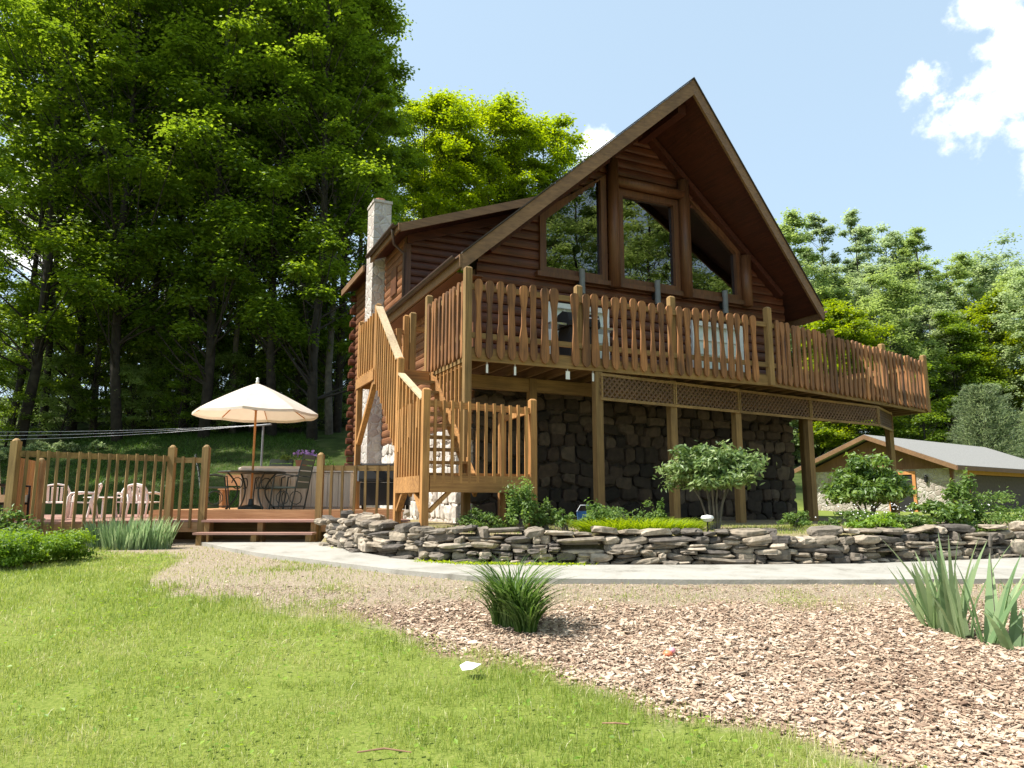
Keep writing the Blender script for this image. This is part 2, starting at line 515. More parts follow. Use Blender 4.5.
M['petal_purple'] = plain('purple_petal', (0.46, 0.30, 0.72), 0.6)


def concrete():
    m, nt, b, N, L = new_mat('worn_concrete')
    tc = N('ShaderNodeTexCoord')
    n1 = N('ShaderNodeTexNoise'); n1.inputs['Scale'].default_value = 1.6; n1.inputs['Detail'].default_value = 10; n1.inputs['Roughness'].default_value = .72
    n2 = N('ShaderNodeTexNoise'); n2.inputs['Scale'].default_value = 40; n2.inputs['Detail'].default_value = 6
    for n in (n1, n2): L(tc.outputs['Object'], n.inputs['Vector'])
    n1.inputs['Distortion'].default_value = .8
    cr = ramp(N, [(0.34, (0.20, 0.183, 0.15)), (0.44, (0.31, 0.292, 0.25)), (0.55, (0.355, 0.338, 0.295)), (0.7, (0.39, 0.375, 0.33))])
    L(n1.outputs['Fac'], cr.inputs[0])
    mr = N('ShaderNodeMapRange'); mr.inputs['To Min'].default_value = .8; mr.inputs['To Max'].default_value = 1.15
    L(n2.outputs['Fac'], mr.inputs['Value'])
    mul = N('ShaderNodeMix'); mul.data_type = 'RGBA'; mul.blend_type = 'MULTIPLY'; mul.inputs[0].default_value = 1
    L(cr.outputs[0], mul.inputs[6]); L(mr.outputs[0], mul.inputs[7]); L(mul.outputs[2], b.inputs['Base Color'])
    b.inputs['Roughness'].default_value = 0.9
    bp = N('ShaderNodeBump'); bp.inputs['Strength'].default_value = .25; bp.inputs['Distance'].default_value = .01
    L(n2.outputs['Fac'], bp.inputs['Height']); L(bp.outputs[0], b.inputs['Normal'])
    return m


M['concrete'] = concrete()


def glass():
    m, nt, b, N, L = new_mat('window_glass')
    t = N('ShaderNodeBsdfTransparent'); t.inputs['Color'].default_value = (0.45, 0.47, 0.46, 1)
    g = N('ShaderNodeBsdfGlossy'); g.inputs['Roughness'].default_value = 0.004
    tc = N('ShaderNodeTexCoord')
    n = N('ShaderNodeTexNoise'); n.inputs['Scale'].default_value = 1.2
    L(tc.outputs['Object'], n.inputs['Vector'])
    bp = N('ShaderNodeBump'); bp.inputs['Strength'].default_value = 0.05; bp.inputs['Distance'].default_value = 0.05
    L(n.outputs['Fac'], bp.inputs['Height']); L(bp.outputs[0], g.inputs['Normal'])
    fr = N('ShaderNodeFresnel'); fr.inputs['IOR'].default_value = 1.9
    mm = N('ShaderNodeMath'); mm.operation = 'ADD'; mm.inputs[1].default_value = 0.14
    L(fr.outputs[0], mm.inputs[0])
    mx = N('ShaderNodeMixShader')
    L(mm.outputs[0], mx.inputs[0]); L(t.outputs[0], mx.inputs[1]); L(g.outputs[0], mx.inputs[2])
    L(mx.outputs[0], nt.nodes['Material Output'].inputs[0])
    return m


M['glass'] = glass()


def canvas():
    m, nt, b, N, L = new_mat('cream_canvas')
    b.inputs['Base Color'].default_value = (0.80, 0.74, 0.64, 1); b.inputs['Roughness'].default_value = .9
    tc = N('ShaderNodeTexCoord')
    n = N('ShaderNodeTexNoise'); n.inputs['Scale'].default_value = 5
    L(tc.outputs['Object'], n.inputs['Vector'])
    cr = ramp(N, [(.3, (.76, .70, .60)), (.7, (.85, .79, .69))]); L(n.outputs['Fac'], cr.inputs[0]); L(cr.outputs[0], b.inputs['Base Color'])
    tr = N('ShaderNodeBsdfTranslucent'); tr.inputs['Color'].default_value = (0.62, 0.47, 0.33, 1)
    mx = N('ShaderNodeMixShader'); mx.inputs[0].default_value = .38
    L(b.outputs[0], mx.inputs[1]); L(tr.outputs[0], mx.inputs[2]); L(mx.outputs[0], nt.nodes['Material Output'].inputs[0])
    return m


M['canvas'] = canvas()

# ------------------------------------------------------------------ terrain
WALL = [(-3.05, 12.25), (-2.72, 11.75), (-2.35, 11.25), (-1.92, 10.6), (-1.48, 10.1), (-.77, 9.6), (.58, 9.42), (2.29, 9.42),
        (4.16, 9.50), (5.51, 9.86), (6.83, 10.25), (9.0, 11.1)]
WX, WY = np.array([p[0] for p in WALL]), np.array([p[1] for p in WALL])
LAWN = [(-14, 13.5), (-7.6, 11.6), (-6.3, 11.3), (-5.1, 11.0), (-4.45, 10.2), (-4.05, 8.6), (-3.75, 7.65), (-2.68, 7.21), (-1.88, 6.75), (-1.09, 6.31), (-.6, 5.61),
        (.05, 5.12), (.54, 4.78), (.83, 4.38), (1.31, 4.11), (1.84, 3.73), (2.6, 3.2), (4, 2.4), (8, 0)]
LX, LY = np.array([p[0] for p in LAWN]), np.array([p[1] for p in LAWN])
NEAR = [(-5.13, 12.35), (-4.3, 11.35), (-3.53, 10.55), (-2.29, 9.49), (-1.28, 8.63), (-.45, 8.14), (.5, 7.94), (1.96, 7.89), (3.52, 7.89), (5.37, 7.94), (9.5, 8.1), (16, 8.6)]
FAR = [(-3.0, 12.35), (-2.72, 11.55), (-2.39, 10.95), (-1.48, 9.84), (-.77, 9.34), (.58, 9.15), (2.29, 9.15), (4.16, 9.25), (5.51, 9.6), (6.83, 9.98), (9.5, 10.8), (16, 12.6)]


def ztrue(y):
    y = np.asarray(y, dtype=np.float64)
    return np.where(y < 8, 0.0925 * np.maximum(y, -6), 0.74 + 0.03 * (np.minimum(y, 16) - 8))


def terrain(x, y):
    x = np.asarray(x, dtype=np.float64); y = np.asarray(y, dtype=np.float64)
    z = ztrue(y)
    yw = np.interp(x, WX, WY)
    t = sstep(0.02, 0.22, y - yw) * sstep(-3.25, -2.95, x)
    z = z * (1 - t) + 1.17 * t
    b = sstep(-2, 18, x)
    y0 = 18 + 22 * b
    dy = np.maximum(y - y0, 0)
    s1 = 0.33 * (1 - b) + 0.18 * b
    s2 = 0.24 * (1 - b) + 0.16 * b
    hill = np.where(dy < 9, s1 * dy, s1 * 9 + s2 * (dy - 9))
    hill = np.where(dy < 2, s1 * dy * dy / 4, hill - s1 * 0.5 * np.minimum(1, 1))
    hill = np.maximum(hill, 0)
    hill = 26 * (1 - np.exp(-hill / 26)) if True else hill
    z = z + hill + hill * 0.0
    z = z + 0.03 * (fbm(x * 0.9, y * 0.9, 3) - 0.5) * sstep(0, 3, np.abs(y - 9.0) + 1.2)
    z = z + 0.8 * (fbm(x * 0.15, y * 0.15, 9) - 0.5) * sstep(20, 34, y)
    return z


def tz(x, y):
    return float(terrain(np.array([x]), np.array([y]))[0])


def lawn_mask(x, y):
    e = np.interp(x, LX, LY) - y
    n = (fbm(x * 1.6, y * 1.6, 21) - 0.5) * 1.0 + (fbm(x * 6, y * 6, 5) - 0.5) * 0.5
    return sstep(-0.22, 0.22, e + n * 0.9)


def mulch_mask(x, y):
    e = y - np.interp(x, LX, LY)
    n = (fbm(x * 2, y * 2, 41) - 0.5) * 0.9
    m = sstep(-0.1, 0.15, e + n * .6)
    m *= sstep(7.35, 6.55, y + n * 0.9) * sstep(-2.6, -0.6, x + n)
    return m


xs = np.unique(np.concatenate([np.linspace(-220, -24, 40), np.linspace(-24, -9, 40), np.linspace(-9, 9, 260), np.linspace(9, 40, 60), np.linspace(40, 220, 40)]))
ys = np.unique(np.concatenate([np.linspace(-90, 2, 30), np.linspace(2, 13.5, 180), np.linspace(13.5, 50, 100), np.linspace(50, 260, 50)]))
GX, GY = np.meshgrid(xs, ys)
gx, gy = GX.ravel(), GY.ravel()
gz = terrain(gx, gy)
nx, ny = len(xs), len(ys)
idx = np.arange(nx * ny).reshape(ny, nx)
fc = np.stack([idx[:-1, :-1].ravel(), idx[:-1, 1:].ravel(), idx[1:, 1:].ravel(), idx[1:, :-1].ravel()], axis=1)


def ground_mat():
    m, nt, b, N, L = new_mat('ground_cover')
    at = N('ShaderNodeAttribute'); at.attribute_name = 'mask'
    sp = N('ShaderNodeSeparateColor'); L(at.outputs['Color'], sp.inputs[0])
    tc = N('ShaderNodeTexCoord')
    n1 = N('ShaderNodeTexNoise'); n1.inputs['Scale'].default_value = 1.3; n1.inputs['Detail'].default_value = 8
    n2 = N('ShaderNodeTexNoise'); n2.inputs['Scale'].default_value = 38; n2.inputs['Detail'].default_value = 8; n2.inputs['Roughness'].default_value = .7
    for n in (n1, n2): L(tc.outputs['Object'], n.inputs['Vector'])
    dirt = ramp(N, [(0.3, (0.17, 0.13, 0.092)), (0.5, (0.29, 0.235, 0.17)), (0.7, (0.44, 0.37, 0.28))]); L(n2.outputs['Fac'], dirt.inputs[0])
    grass = ramp(N, [(0.3, (0.10, 0.14, 0.022)), (0.55, (0.18, 0.22, 0.045)), (0.75, (0.28, 0.26, 0.10))]); L(n2.outputs['Fac'], grass.inputs[0])
    mulch = ramp(N, [(0.3, (0.17, 0.105, 0.072)), (0.6, (0.36, 0.25, 0.18)), (0.8, (0.52, 0.40, 0.30))]); L(n2.outputs['Fac'], mulch.inputs[0])
    forest = ramp(N, [(0.3, (0.030, 0.036, 0.012)), (0.5, (0.05, 0.075, 0.018)), (0.7, (0.09, 0.10, 0.035))]); L(n1.outputs['Fac'], forest.inputs[0])

    def mix(a, c, f):
        x = N('ShaderNodeMix'); x.data_type = 'RGBA'
        L(f, x.inputs[0]); L(a, x.inputs[6]); L(c, x.inputs[7]); return x.outputs[2]
    c = mix(dirt.outputs[0], grass.outputs[0], sp.outputs[0])
    c = mix(c, mulch.outputs[0], sp.outputs[1])
    c = mix(c, forest.outputs[0], sp.outputs[2])
    L(c, b.inputs['Base Color'])
    b.inputs['Roughness'].default_value = 1.0
    b.inputs['Specular IOR Level'].default_value = 0.1
    bp = N('ShaderNodeBump'); bp.inputs['Strength'].default_value = .6; bp.inputs['Distance'].default_value = .02
    L(n2.outputs['Fac'], bp.inputs['Height']); L(bp.outputs[0], b.inputs['Normal'])
    return m


gme = np_mesh('ground', np.stack([gx, gy, gz], axis=1), fc, ground_mat(), smooth=True)
yw_g = np.interp(gx, WX, WY)
inpath = (gy > np.interp(gx, [p[0] for p in NEAR], [p[1] for p in NEAR]))
mk = np.zeros((nx * ny, 4), dtype=np.float32); mk[:, 3] = 1
mk[:, 0] = lawn_mask(gx, gy)
mk[:, 1] = mulch_mask(gx, gy)
terr = (gy > yw_g) & (gx > -3.1)
mk[terr, 0] = sstep(.35, .6, fbm(gx[terr] * .7, gy[terr] * .7, 11)) * .8
mk[terr, 1] = 0.5
mk[(gy > 16) & (gx > 8), 0] = 1
mk[(gy > 16) & (gx > 8), 1] = 0
mk[:, 2] = np.where(gx < 4, sstep(16.5, 18.5, gy), sstep(38, 44, gy))
ca = gme.color_attributes.new('mask', 'FLOAT_COLOR', 'POINT')
ca.data.foreach_set('color', mk.ravel())
ground = tag(link_mesh('ground', gme), 'grassy ground rising to a wooded slope', 'ground', kind='structure')


# ---- concrete path
def ribbon(near, far, n=70):
    def resample(pl):
        p = np.array(pl); d = np.r_[0, np.cumsum(np.hypot(*np.diff(p, axis=0).T))]
        t = np.linspace(0, d[-1], n)
        return np.stack([np.interp(t, d, p[:, 0]), np.interp(t, d, p[:, 1])], axis=1)
    return resample(near), resample(far)


a_, b_ = ribbon(NEAR, FAR)
mb = MB()
nr = len(a_)
cols = 6
top, low = [], []
for i in range(nr):
    for k in range(cols + 1):
        p = a_[i] * (1 - k / cols) + b_[i] * (k / cols)
        w = 0.012 * (random.random() - .5)
        z = float(ztrue(p[1])) + 0.055
        mb.v.append((p[0], p[1] + (w if k in (0, cols) else 0), z))
for i in range(nr - 1):
    for k in range(cols):
        q = i * (cols + 1) + k
        mb.f.append((q, q + cols + 1, q + cols + 2, q + 1))
base = len(mb.v)
for i in range(nr):
    for k in (0, cols):
        p = mb.v[i * (cols + 1) + k]
        mb.v.append((p[0], p[1], p[2] - 0.13))
for i in range(nr - 1):
    q = i * (cols + 1)
    mb.f.append((q, base + 2 * i, base + 2 * i + 2, q + cols + 1))
    mb.f.append((q + cols, q + 2 * cols + 1, base + 2 * i + 3, base + 2 * i + 1))
path = tag(mb.build('path', M['concrete']), 'pale concrete path curving along the stone wall', 'path', kind='structure')

# ------------------------------------------------------------------ log house
house = thing('log_house', 'brown log chalet with steep overhanging gable, tall windows and stone base', 'house', P0, HA)
UL, UR, VF, VB = 0.95, 8.85, 2.0, 12.0
UC = 4.9
SL = 0.88                         # roof slope
EZ = 6.05                         # roof top surface at u = 0.4
def roof_z(u):                    # top surface of main roof
    return EZ + SL * (min(u, 2 * UC - u) - 0.4)
TH = 0.26
ZB, ZL = 0.9, 3.78

# stone base walls
mb = MB()
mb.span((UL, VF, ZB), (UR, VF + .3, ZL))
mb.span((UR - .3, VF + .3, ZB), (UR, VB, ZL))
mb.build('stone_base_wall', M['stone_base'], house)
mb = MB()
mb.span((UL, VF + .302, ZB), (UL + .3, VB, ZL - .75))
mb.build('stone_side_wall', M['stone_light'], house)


def log_row(mb, p0, p1, nrm, z0, hgt=0.2, bulge=0.055, n=6):
    """one half-log from p0 to p1 (points at wall face), bulging along nrm"""
    p0, p1, nrm = Vector(p0), Vector(p1), Vector(nrm)
    prof = []
    for i in range(n + 1):
        a = -math.pi / 2 + math.pi * i / n
        prof.append((bulge * math.cos(a) ** 0.7 if math.cos(a) > 1e-6 else 0.0, z0 + hgt * 0.5 + 0.5 * hgt * math.sin(a)))
    b = len(mb.v)
    for q in (p0, p1):
        for o, z in prof:
            mb.v.append((q.x + nrm.x * o, q.y + nrm.y * o, z))
    m = n + 1
    for i in range(n):
        mb.f.append((b + i, b + m + i, b + m + i + 1, b + i + 1))
    mb.f.append(tuple(b + i for i in range(m)))
    mb.f.append(tuple(b + m + i for i in reversed(range(m))))


# front window openings: (u0, u1, z0, top-function)
def top1(u): return min(roof_z(u) - 0.55, 8.45)
WINS = [(2.33, 3.86, 6.14, lambda u: 7.36 + .72 * (u - 2.33)), (4.2, 5.76, 6.14, lambda u: 8.22), (6.0, 7.5, 6.14, lambda u: 7.36 + .72 * (7.5 - u))]
LOWW = [(2.5, 3.87, 4.12, lambda u: 5.5), (6.08, 7.45, 4.12, lambda u: 5.5)]
fw = MB()
z = ZL
HL = 0.2
while z < 9.8:
    zm = z + HL / 2
    e = (zm + TH + 0.02 - EZ) / SL + 0.4
    u0, u1 = max(UL, e), min(UR, 2 * UC - e)
    if u1 - u0 > 0.1:
        cuts = []
        for (a, b, c, f) in WINS + LOWW:
            if zm < c - 0.05: continue
            us = [a + (b - a) * i / 40 for i in range(41)]
            ok = [u for u in us if f(u) > zm]
            if ok: cuts.append((min(ok), max(ok)))
        cuts.sort()
        x = u0
        for a, b in cuts:
            if a > x: log_row(fw, (x, VF, 0), (a, VF, 0), (0, -1, 0), z)
            x = max(x, b)
        if x < u1: log_row(fw, (x, VF, 0), (u1, VF, 0), (0, -1, 0), z)
    z += HL
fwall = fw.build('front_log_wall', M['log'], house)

# left log wall and the dormer side above it (flush), right wall
DV0, DV1, DU = 6.6, 11.6, 0.92
sw = MB()
z = ZL - .75
while z < 8.25:
    v0 = VF + 0.02 if z < 5.9 else DV0
    if z > 6.1 or z < 5.9 or True:
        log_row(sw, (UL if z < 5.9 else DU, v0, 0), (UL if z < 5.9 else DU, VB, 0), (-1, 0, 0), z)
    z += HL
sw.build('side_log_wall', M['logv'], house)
rw = MB(); rw.span((UR - .02, VF + .02, ZL), (UR, VB, 5.9)); rw.build('far_side_wall', M['log'], house)
bw = MB(); bw.prism([(UL + .05, VB, ZL - .8), (UR - .03, VB, ZL - .8), (UR - .03, VB, 5.85), (UC, VB, 9.5), (UL + .05, VB, 5.85)], (0, -.15, 0)); bw.build('back_wall', M['log'], house)
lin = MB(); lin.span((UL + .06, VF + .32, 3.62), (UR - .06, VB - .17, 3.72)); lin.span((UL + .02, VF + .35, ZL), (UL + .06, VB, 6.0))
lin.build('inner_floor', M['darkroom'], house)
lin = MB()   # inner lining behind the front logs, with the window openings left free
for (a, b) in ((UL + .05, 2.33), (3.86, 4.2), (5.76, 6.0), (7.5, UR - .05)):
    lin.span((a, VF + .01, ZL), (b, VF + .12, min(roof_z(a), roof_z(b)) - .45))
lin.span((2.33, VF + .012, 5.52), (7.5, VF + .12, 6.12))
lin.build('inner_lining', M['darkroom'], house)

# dormer front wall
dz = lambda u: 8.22 + 0.366 * (u - 0.5)        # dormer roof top surface
dw = MB()
z = 6.0
while z < 9.6:
    zm = z + HL / 2
    u0 = max(DU + .01, (zm + .2 - 8.22) / .366 + .5)
    u1 = min(4.4, (zm - EZ) / SL + .4 + .12)
    if u1 - u0 > .08: log_row(dw, (u0, DV0, 0), (u1, DV0, 0), (0, -1, 0), z)
    z += HL
dw.build('dormer_wall', M['log'], house)
mb = MB(); mb.prism([(DU, DV0 - .062, dz(DU) - .13), (4.3, DV0 - .062, dz(4.3) - .13), (4.3, DV0 - .062, dz(4.3) - .36), (DU, DV0 - .062, dz(DU) - .36)], (0, -.03, 0)); mb.build('frieze_board', M['log'], house)
mb = MB(); mb.span((DU - .075, DV0 - .075, 6.0), (DU + .10, DV0 + .06, 8.02)); mb.build('dormer_corner_board', M['trim'], house)
# dormer roof
dr = MB()
NOTCH = [(.5, 9.26), (1.06, 9.26), (1.06, 8.44), (.5, 8.44)]      # the eave stops either side of the chimney
dr.prism([(u, v, dz(u)) for u, v in [(.5, 5.75), (4.75, 5.75), (4.75, VB + .1), (.5, VB + .1)] + NOTCH], (0, 0, -.07))
droof = dr.build('dormer_roof', M['shingle'], house)
mb = MB(); mb.prism([(u, v, dz(u) - .075) for u, v in [(.53, 5.80), (4.7, 5.80), (4.7, VB + .06), (.53, VB + .06), (.53, 9.28), (1.08, 9.28), (1.08, 8.42), (.53, 8.42)]], (0, 0, -.05)); mb.build('soffit', M['soffit'], droof)
mb = MB(); mb.prism([(.5, 5.74, dz(.5) - .015), (4.7, 5.74, dz(4.7) - .015), (4.7, 5.74, dz(4.7) - .23), (.5, 5.74, dz(.5) - .23)], (0, -.05, 0)); mb.build('rake_board', M['fascia'], droof)
for va, vb in ((5.69, 8.44), (9.26, VB + .1)):
    mb = MB(); mb.prism([(.49, va, dz(.5) - .02), (.49, vb, dz(.5) - .02), (.49, vb, dz(.5) - .2), (.49, va, dz(.5) - .2)], (-.05, 0, 0)); mb.build('eave_board', M['fascia'], droof)


def gutter(name, p0, p1, parent, r=0.065):
    mb = MB()
    p0, p1 = Vector(p0), Vector(p1)
    d = (p1 - p0).normalized(); s = Vector((0, 0, 1)).cross(d)
    n = 8
    for q in (p0, p1):
        for rr in (r, r - .008):
            for i in range(n + 1):
                a = math.pi + math.pi * i / n
                mb.v.append(tuple(q + s * (rr * math.cos(a)) + Vector((0, 0, rr * math.sin(a)))))
    m = n + 1
    for i in range(n):
        mb.f.append((i, i + 1, 2 * m + i + 1, 2 * m + i)); mb.f.append((m + i, m + i + 1, 3 * m + i + 1, 3 * m + i))
    for a in (0, n):
        mb.f.append((a, m + a, 3 * m + a, 2 * m + a))
    for q in (0, 2 * m):
        mb.f.append(tuple([q + i for i in range(m)] + [q + m + i for i in reversed(range(m))]))
    return mb.build(name, M['gutter'], parent)


gutter('gutter', (.37, 5.72, dz(.5) - .03), (.37, 8.45, dz(.5) - .03), droof)
mb = MB(); mb.tube([(.37, 6.0, dz(.5) - .1), (.5, 6.3, dz(.5) - .35), (DU - .1, DV0 - .12, dz(.5) - .5), (DU - .1, DV0 - .12, 6.3)], .035, 8); mb.build('downspout', M['gutter'], droof, smooth=True)

# main roof: prow front, left slope with a notch for the dormer, right slope
PE, PR = 1.36, 0.19               # v of the roof edge at the eaves and at the ridge
pv = lambda u: PE + (PR - PE) * (min(u, 2 * UC - u) - 0.4) / (UC - 0.4)
mr_ = MB()
def slab(mb, uv, t, zoff=0.0):
    mb.prism([(u, v, roof_z(u) + zoff) for u, v in uv], (0, 0, -t))
slab(mr_, [(.4, PE), (UC, PR), (UC, DV0), (.4, DV0)], .09)
slab(mr_, [(4.3, DV0), (UC, DV0), (UC, VB + .6), (4.3, VB + .6)], .09)
slab(mr_, [(UC, PR), (9.4, PE), (9.4, VB + .6), (UC, VB + .6)], .09)
mroof = mr_.build('roof', M['shingle'], house)
mb = MB()
e = .03
slab(mb, [(.4 + e, PE + .06), (UC, PR + .06), (UC, DV0), (.4 + e, DV0)], .05, -.093)
slab(mb, [(4.3, DV0), (UC, DV0), (UC, VB + .55), (4.3, VB + .55)], .05, -.093)
slab(mb, [(UC, PR + .06), (9.4 - e, PE + .06), (9.4 - e, VB + .55), (UC, VB + .55)], .05, -.093)
mb.build('soffit', M['soffit'], mroof)
# rake boards along the prow
for s in (-1, 1):
    ue = UC + s * 4.5
    mb = MB()
    a0, a1 = Vector((ue, PE, roof_z(.4))), Vector((UC, PR, roof_z(UC)))
    nrm = Vector((0, -1, 0))
    poly = [a0 + Vector((0, 0, -.012)), a1 + Vector((0, 0, -.012)), a1 + Vector((0, 0, -.34)), a0 + Vector((0, 0, -.32))]
    mb.prism(poly, (0.0, -.055, 0))
    mb.build('rake_board', M['fascia'], mroof)
    # thin shingle edge above the board
    mb = MB()
    mb.prism([a0 + Vector((0, .02, 0.004)), a1 + Vector((0, .02, 0.004)), a1 + Vector((0, .02, .03)), a0 + Vector((0, .02, .03))], (0, -.1, 0))
    mb.build('drip_edge', M['shingle'], mroof)
mb = MB(); mb.prism([(.395, PE - .05, EZ - .02), (.395, DV0, EZ - .02), (.395, DV0, EZ - .27), (.395, PE - .05, EZ - .27)], (-.04, 0, 0)); mb.build('eave_board', M['fascia'], mroof)
mb = MB(); mb.prism([(9.405, PE - .05, EZ - .02), (9.405, VB, EZ - .02), (9.405, VB, EZ - .27), (9.405, PE - .05, EZ - .27)], (.04, 0, 0)); mb.build('eave_board', M['fascia'], mroof)
gutter('gutter', (.28, PE - .02, EZ - .05), (.28, DV0 - .05, EZ - .05), mroof)
gutter('gutter', (9.52, PE - .02, EZ - .05), (9.52, VB - .05, EZ - .05), mroof)
# ridge beam and flat eave soffit on the left side
mb = MB(); mb.span((UC - .1, PR + .35, 9.45), (UC + .1, VF + .1, 9.68)); mb.build('ridge_beam', M['soffit'], mroof)
mb = MB(); mb.span((.42, PE + .3, EZ - .275), (UL + .02, DV0 - .02, EZ - .25)); mb.build('eave_soffit', M['trim'], mroof)
for s in (-1, 1):     # rafters against the wall
    mb = MB()
    a0 = Vector((UC + s * 3.75, VF - .13, roof_z(UC - 3.75) - .33)); a1 = Vector((UC, VF - .13, roof_z(UC) - .33))
    mb.bar(a0, a1, .12, .2, up=(0, -1, 0)); mb.build('wall_rafter', M['soffit'], mroof)


# tall windows under the gable
def window(a, b, z0, f, name='window', vf=VF - .05, fwid=.11, mat='trim', pane='glass', bars=None):
    pts = [(a, z0), (b, z0), (b, f(b)), (a, f(a))]
    mb = MB()
    n = 4
    cx, cz = sum(p[0] for p in pts) / 4, sum(p[1] for p in pts) / 4
    def inset(p, d):
        return (p[0] + (d if p[0] < cx else -d), p[1] + (d if p[1] < cz else -d))
    inn = [inset(p, fwid) for p in pts]
    out = [inset(p, -.03) for p in pts]
    for y in (vf - .06, vf + .12):
        for p in out: mb.v.append((p[0], y, p[1]))
        for p in inn: mb.v.append((p[0], y, p[1]))
    for i in range(4):
        j = (i + 1) % 4
        mb.f.append((i, j, 4 + j, 4 + i)); mb.f.append((8 + i, 12 + i, 12 + j, 8 + j))
        mb.f.append((i, 8 + i, 8 + j, j)); mb.f.append((4 + i, 4 + j, 12 + j, 12 + i))
    w = mb.build(name, M[mat], house)
    g = MB(); g.prism([(p[0], vf + .03, p[1]) for p in inn], (0, .012, 0)); g.build('pane', M[pane], w)
    if bars:
        nu, nz = bars
        g = MB()
        u0, u1, za, zb = a + fwid, b - fwid, z0 + fwid, f(a) - fwid
        for i in range(1, nu):
            u = u0 + (u1 - u0) * i / nu; g.span((u - .014, vf - .005, za), (u + .014, vf + .028, zb))
        for i in range(1, nz):
            q = za + (zb - za) * i / nz; g.span((u0, vf - .003, q - .012), (u1, vf + .026, q + .012))
        g.build('muntin', M['white'], w)
    return w


for a, b, c, f in WINS:
    window(a, b, c, f)
for a, b, c, f in LOWW:
    window(a, b, c, f, mat='white', pane='blind', bars=(4, 4), fwid=.07)
# log posts between the windows and header
for u, zt in ((4.03, 8.5), (5.9, 8.5), (7.62, 7.05)):
    mb = MB(); mb.tube([(u, VF - .16, 6.0), (u, VF - .16, roof_z(u) - .42)], .125, 12); mb.build('window_post', M['trim'], house, smooth=True)
mb = MB(); mb.tube([(4.1, VF - .18, 8.36), (5.85, VF - .18, 8.36)], .11, 12); mb.build('window_header', M['trim'], house, smooth=True)
mb = MB(); mb.span((2.2, VF - .19, 6.02), (7.7, VF - .04, 6.12)); mb.build('window_sill', M['trim'], house)
# cylinder wall lights
for u in (3.21, 5.08, 6.93):
    l = thing('wall_light', {3.21: 'grey cylinder wall light under the left tall window', 5.08: 'grey cylinder wall light under the middle tall window',
                             6.93: 'grey cylinder wall light under the right tall window'}[u], 'wall light', HW(u, VF - .2, 5.75), HA, 'cylinder lights under the gable windows')
    mb = MB(); mb.tube([(0, 0, 0), (0, 0, .52)], .062, 14); mb.build('lamp_body', M['greymetal'], l, smooth=False)
    mb = MB(); mb.box((0, .09, .2), (.09, .14, .14)); mb.build('wall_bracket', M['black'], l)
# corner boards
mb = MB(); mb.span((UL - .08, VF - .09, ZL + .02), (UL + .1, VF + .06, 5.75)); mb.build('corner_board', M['trim'], house)
mb = MB(); mb.span((UR - .12, VF - .09, ZL + .02), (UR + .04, VF + .06, 5.75)); mb.build('corner_board', M['trim'], house)
# protruding log ends at the rear corner
mb = MB()
for i in range(24):
    z = 3.2 + i * .205
    if i % 2: mb.tube([(UL - .24, VB - .1, z), (UL + .2, VB - .1, z)], .1, 10)
    else: mb.tube([(UL - .02, VB - .2, z), (UL - .02, VB + .35, z)], .1, 10)
for i in range(10):
    mb.tube([(UL - .2 - .05 * (i % 2), VB - .1, 1.2 + i * .205), (UL + .2, VB - .1, 1.2 + i * .205)], .1, 10)
mb.build('log_ends', M['log'], house)
# small side window on the dormer flank and lower left wall
sidew = MB(); sidew.span((DU - .09, 7.2, 6.9), (DU - .03, 7.7, 7.6)); sidew.build('side_window', M['trim'], house)
# chimney
ch = MB()
cu0, cu1, cv0, cv1 = .53, 1.02, 8.5, 9.2
ch.span((cu0, cv0, 1.0), (cu1, cv1, 9.82))
chim = ch.build('chimney', M['stone_chim'], house)
mb = MB(); mb.span((cu0 - .025, cv0 - .025, 9.822), (cu1 + .025, cv1 + .025, 9.9)); mb.build('chimney_cap', M['stone_chim'], chim)
mb = MB(); mb.tube([((cu0 + cu1) / 2, (cv0 + cv1) / 2, 9.9), ((cu0 + cu1) / 2, (cv0 + cv1) / 2, 10.05)], .15, 12); mb.build('flue', M['flue'], chim)

# ------------------------------------------------------------------ raised deck
deck = thing('raised_deck', 'high wooden deck with paddle-shaped pickets wrapping the front of the chalet', 'deck', P0, HA)
ZD = 4.04
EDGE = [(0, 0), (6.4, 0), (13.3, 1.7), (13.3, 4.6)]
mb = MB()      # planks as many narrow boards
for i in range(34):
    v = .03 + i * .141
    u0 = 0.03
    u1 = 6.4 + max(0.0, (v - .0)) / 1.7 * 6.9 - .05 if v < 1.7 else 13.25
    u1 = min(u1, 13.25)
    segs = []
    if v < 1.93: segs = [(u0, u1)]
    else: segs = [(u0, UL - .1)] if v < 3.0 else []
    if v >= 1.93 and v < 4.6: segs.append((UR + .06, u1))
    for a, b in segs:
        mb.span((a, v, ZD - .04), (b, v + .134, ZD))
mb.build('deck_floor', M['treated_x'], deck)
for (a, b) in ((EDGE[0], EDGE[1]), (EDGE[1], EDGE[2]), (EDGE[2], EDGE[3]), ((0, 3.0), (0, 0))):
    mb = MB()
    d = Vector((b[0] - a[0], b[1] - a[1], 0)).normalized(); n = Vector((-d.y, d.x, 0)) * .02
    mb.bar(Vector((*a, ZD - .13)) + n, Vector((*b, ZD - .13)) + n, .04, .2)
    mb.build('rim_board', M['treated_x'], deck)
u = .4
while u < 13.2:
    v0 = .05 if u < 6.4 else (u - 6.4) / 6.9 * 1.7 + .05
    v1 = 1.9 if u < UR else 4.5
    mb = MB(); mb.span((u - .02, v0, ZD - .23), (u + .02, v1, ZD - .045)); mb.build('joist', M['treated_y'], deck)
    u += .41


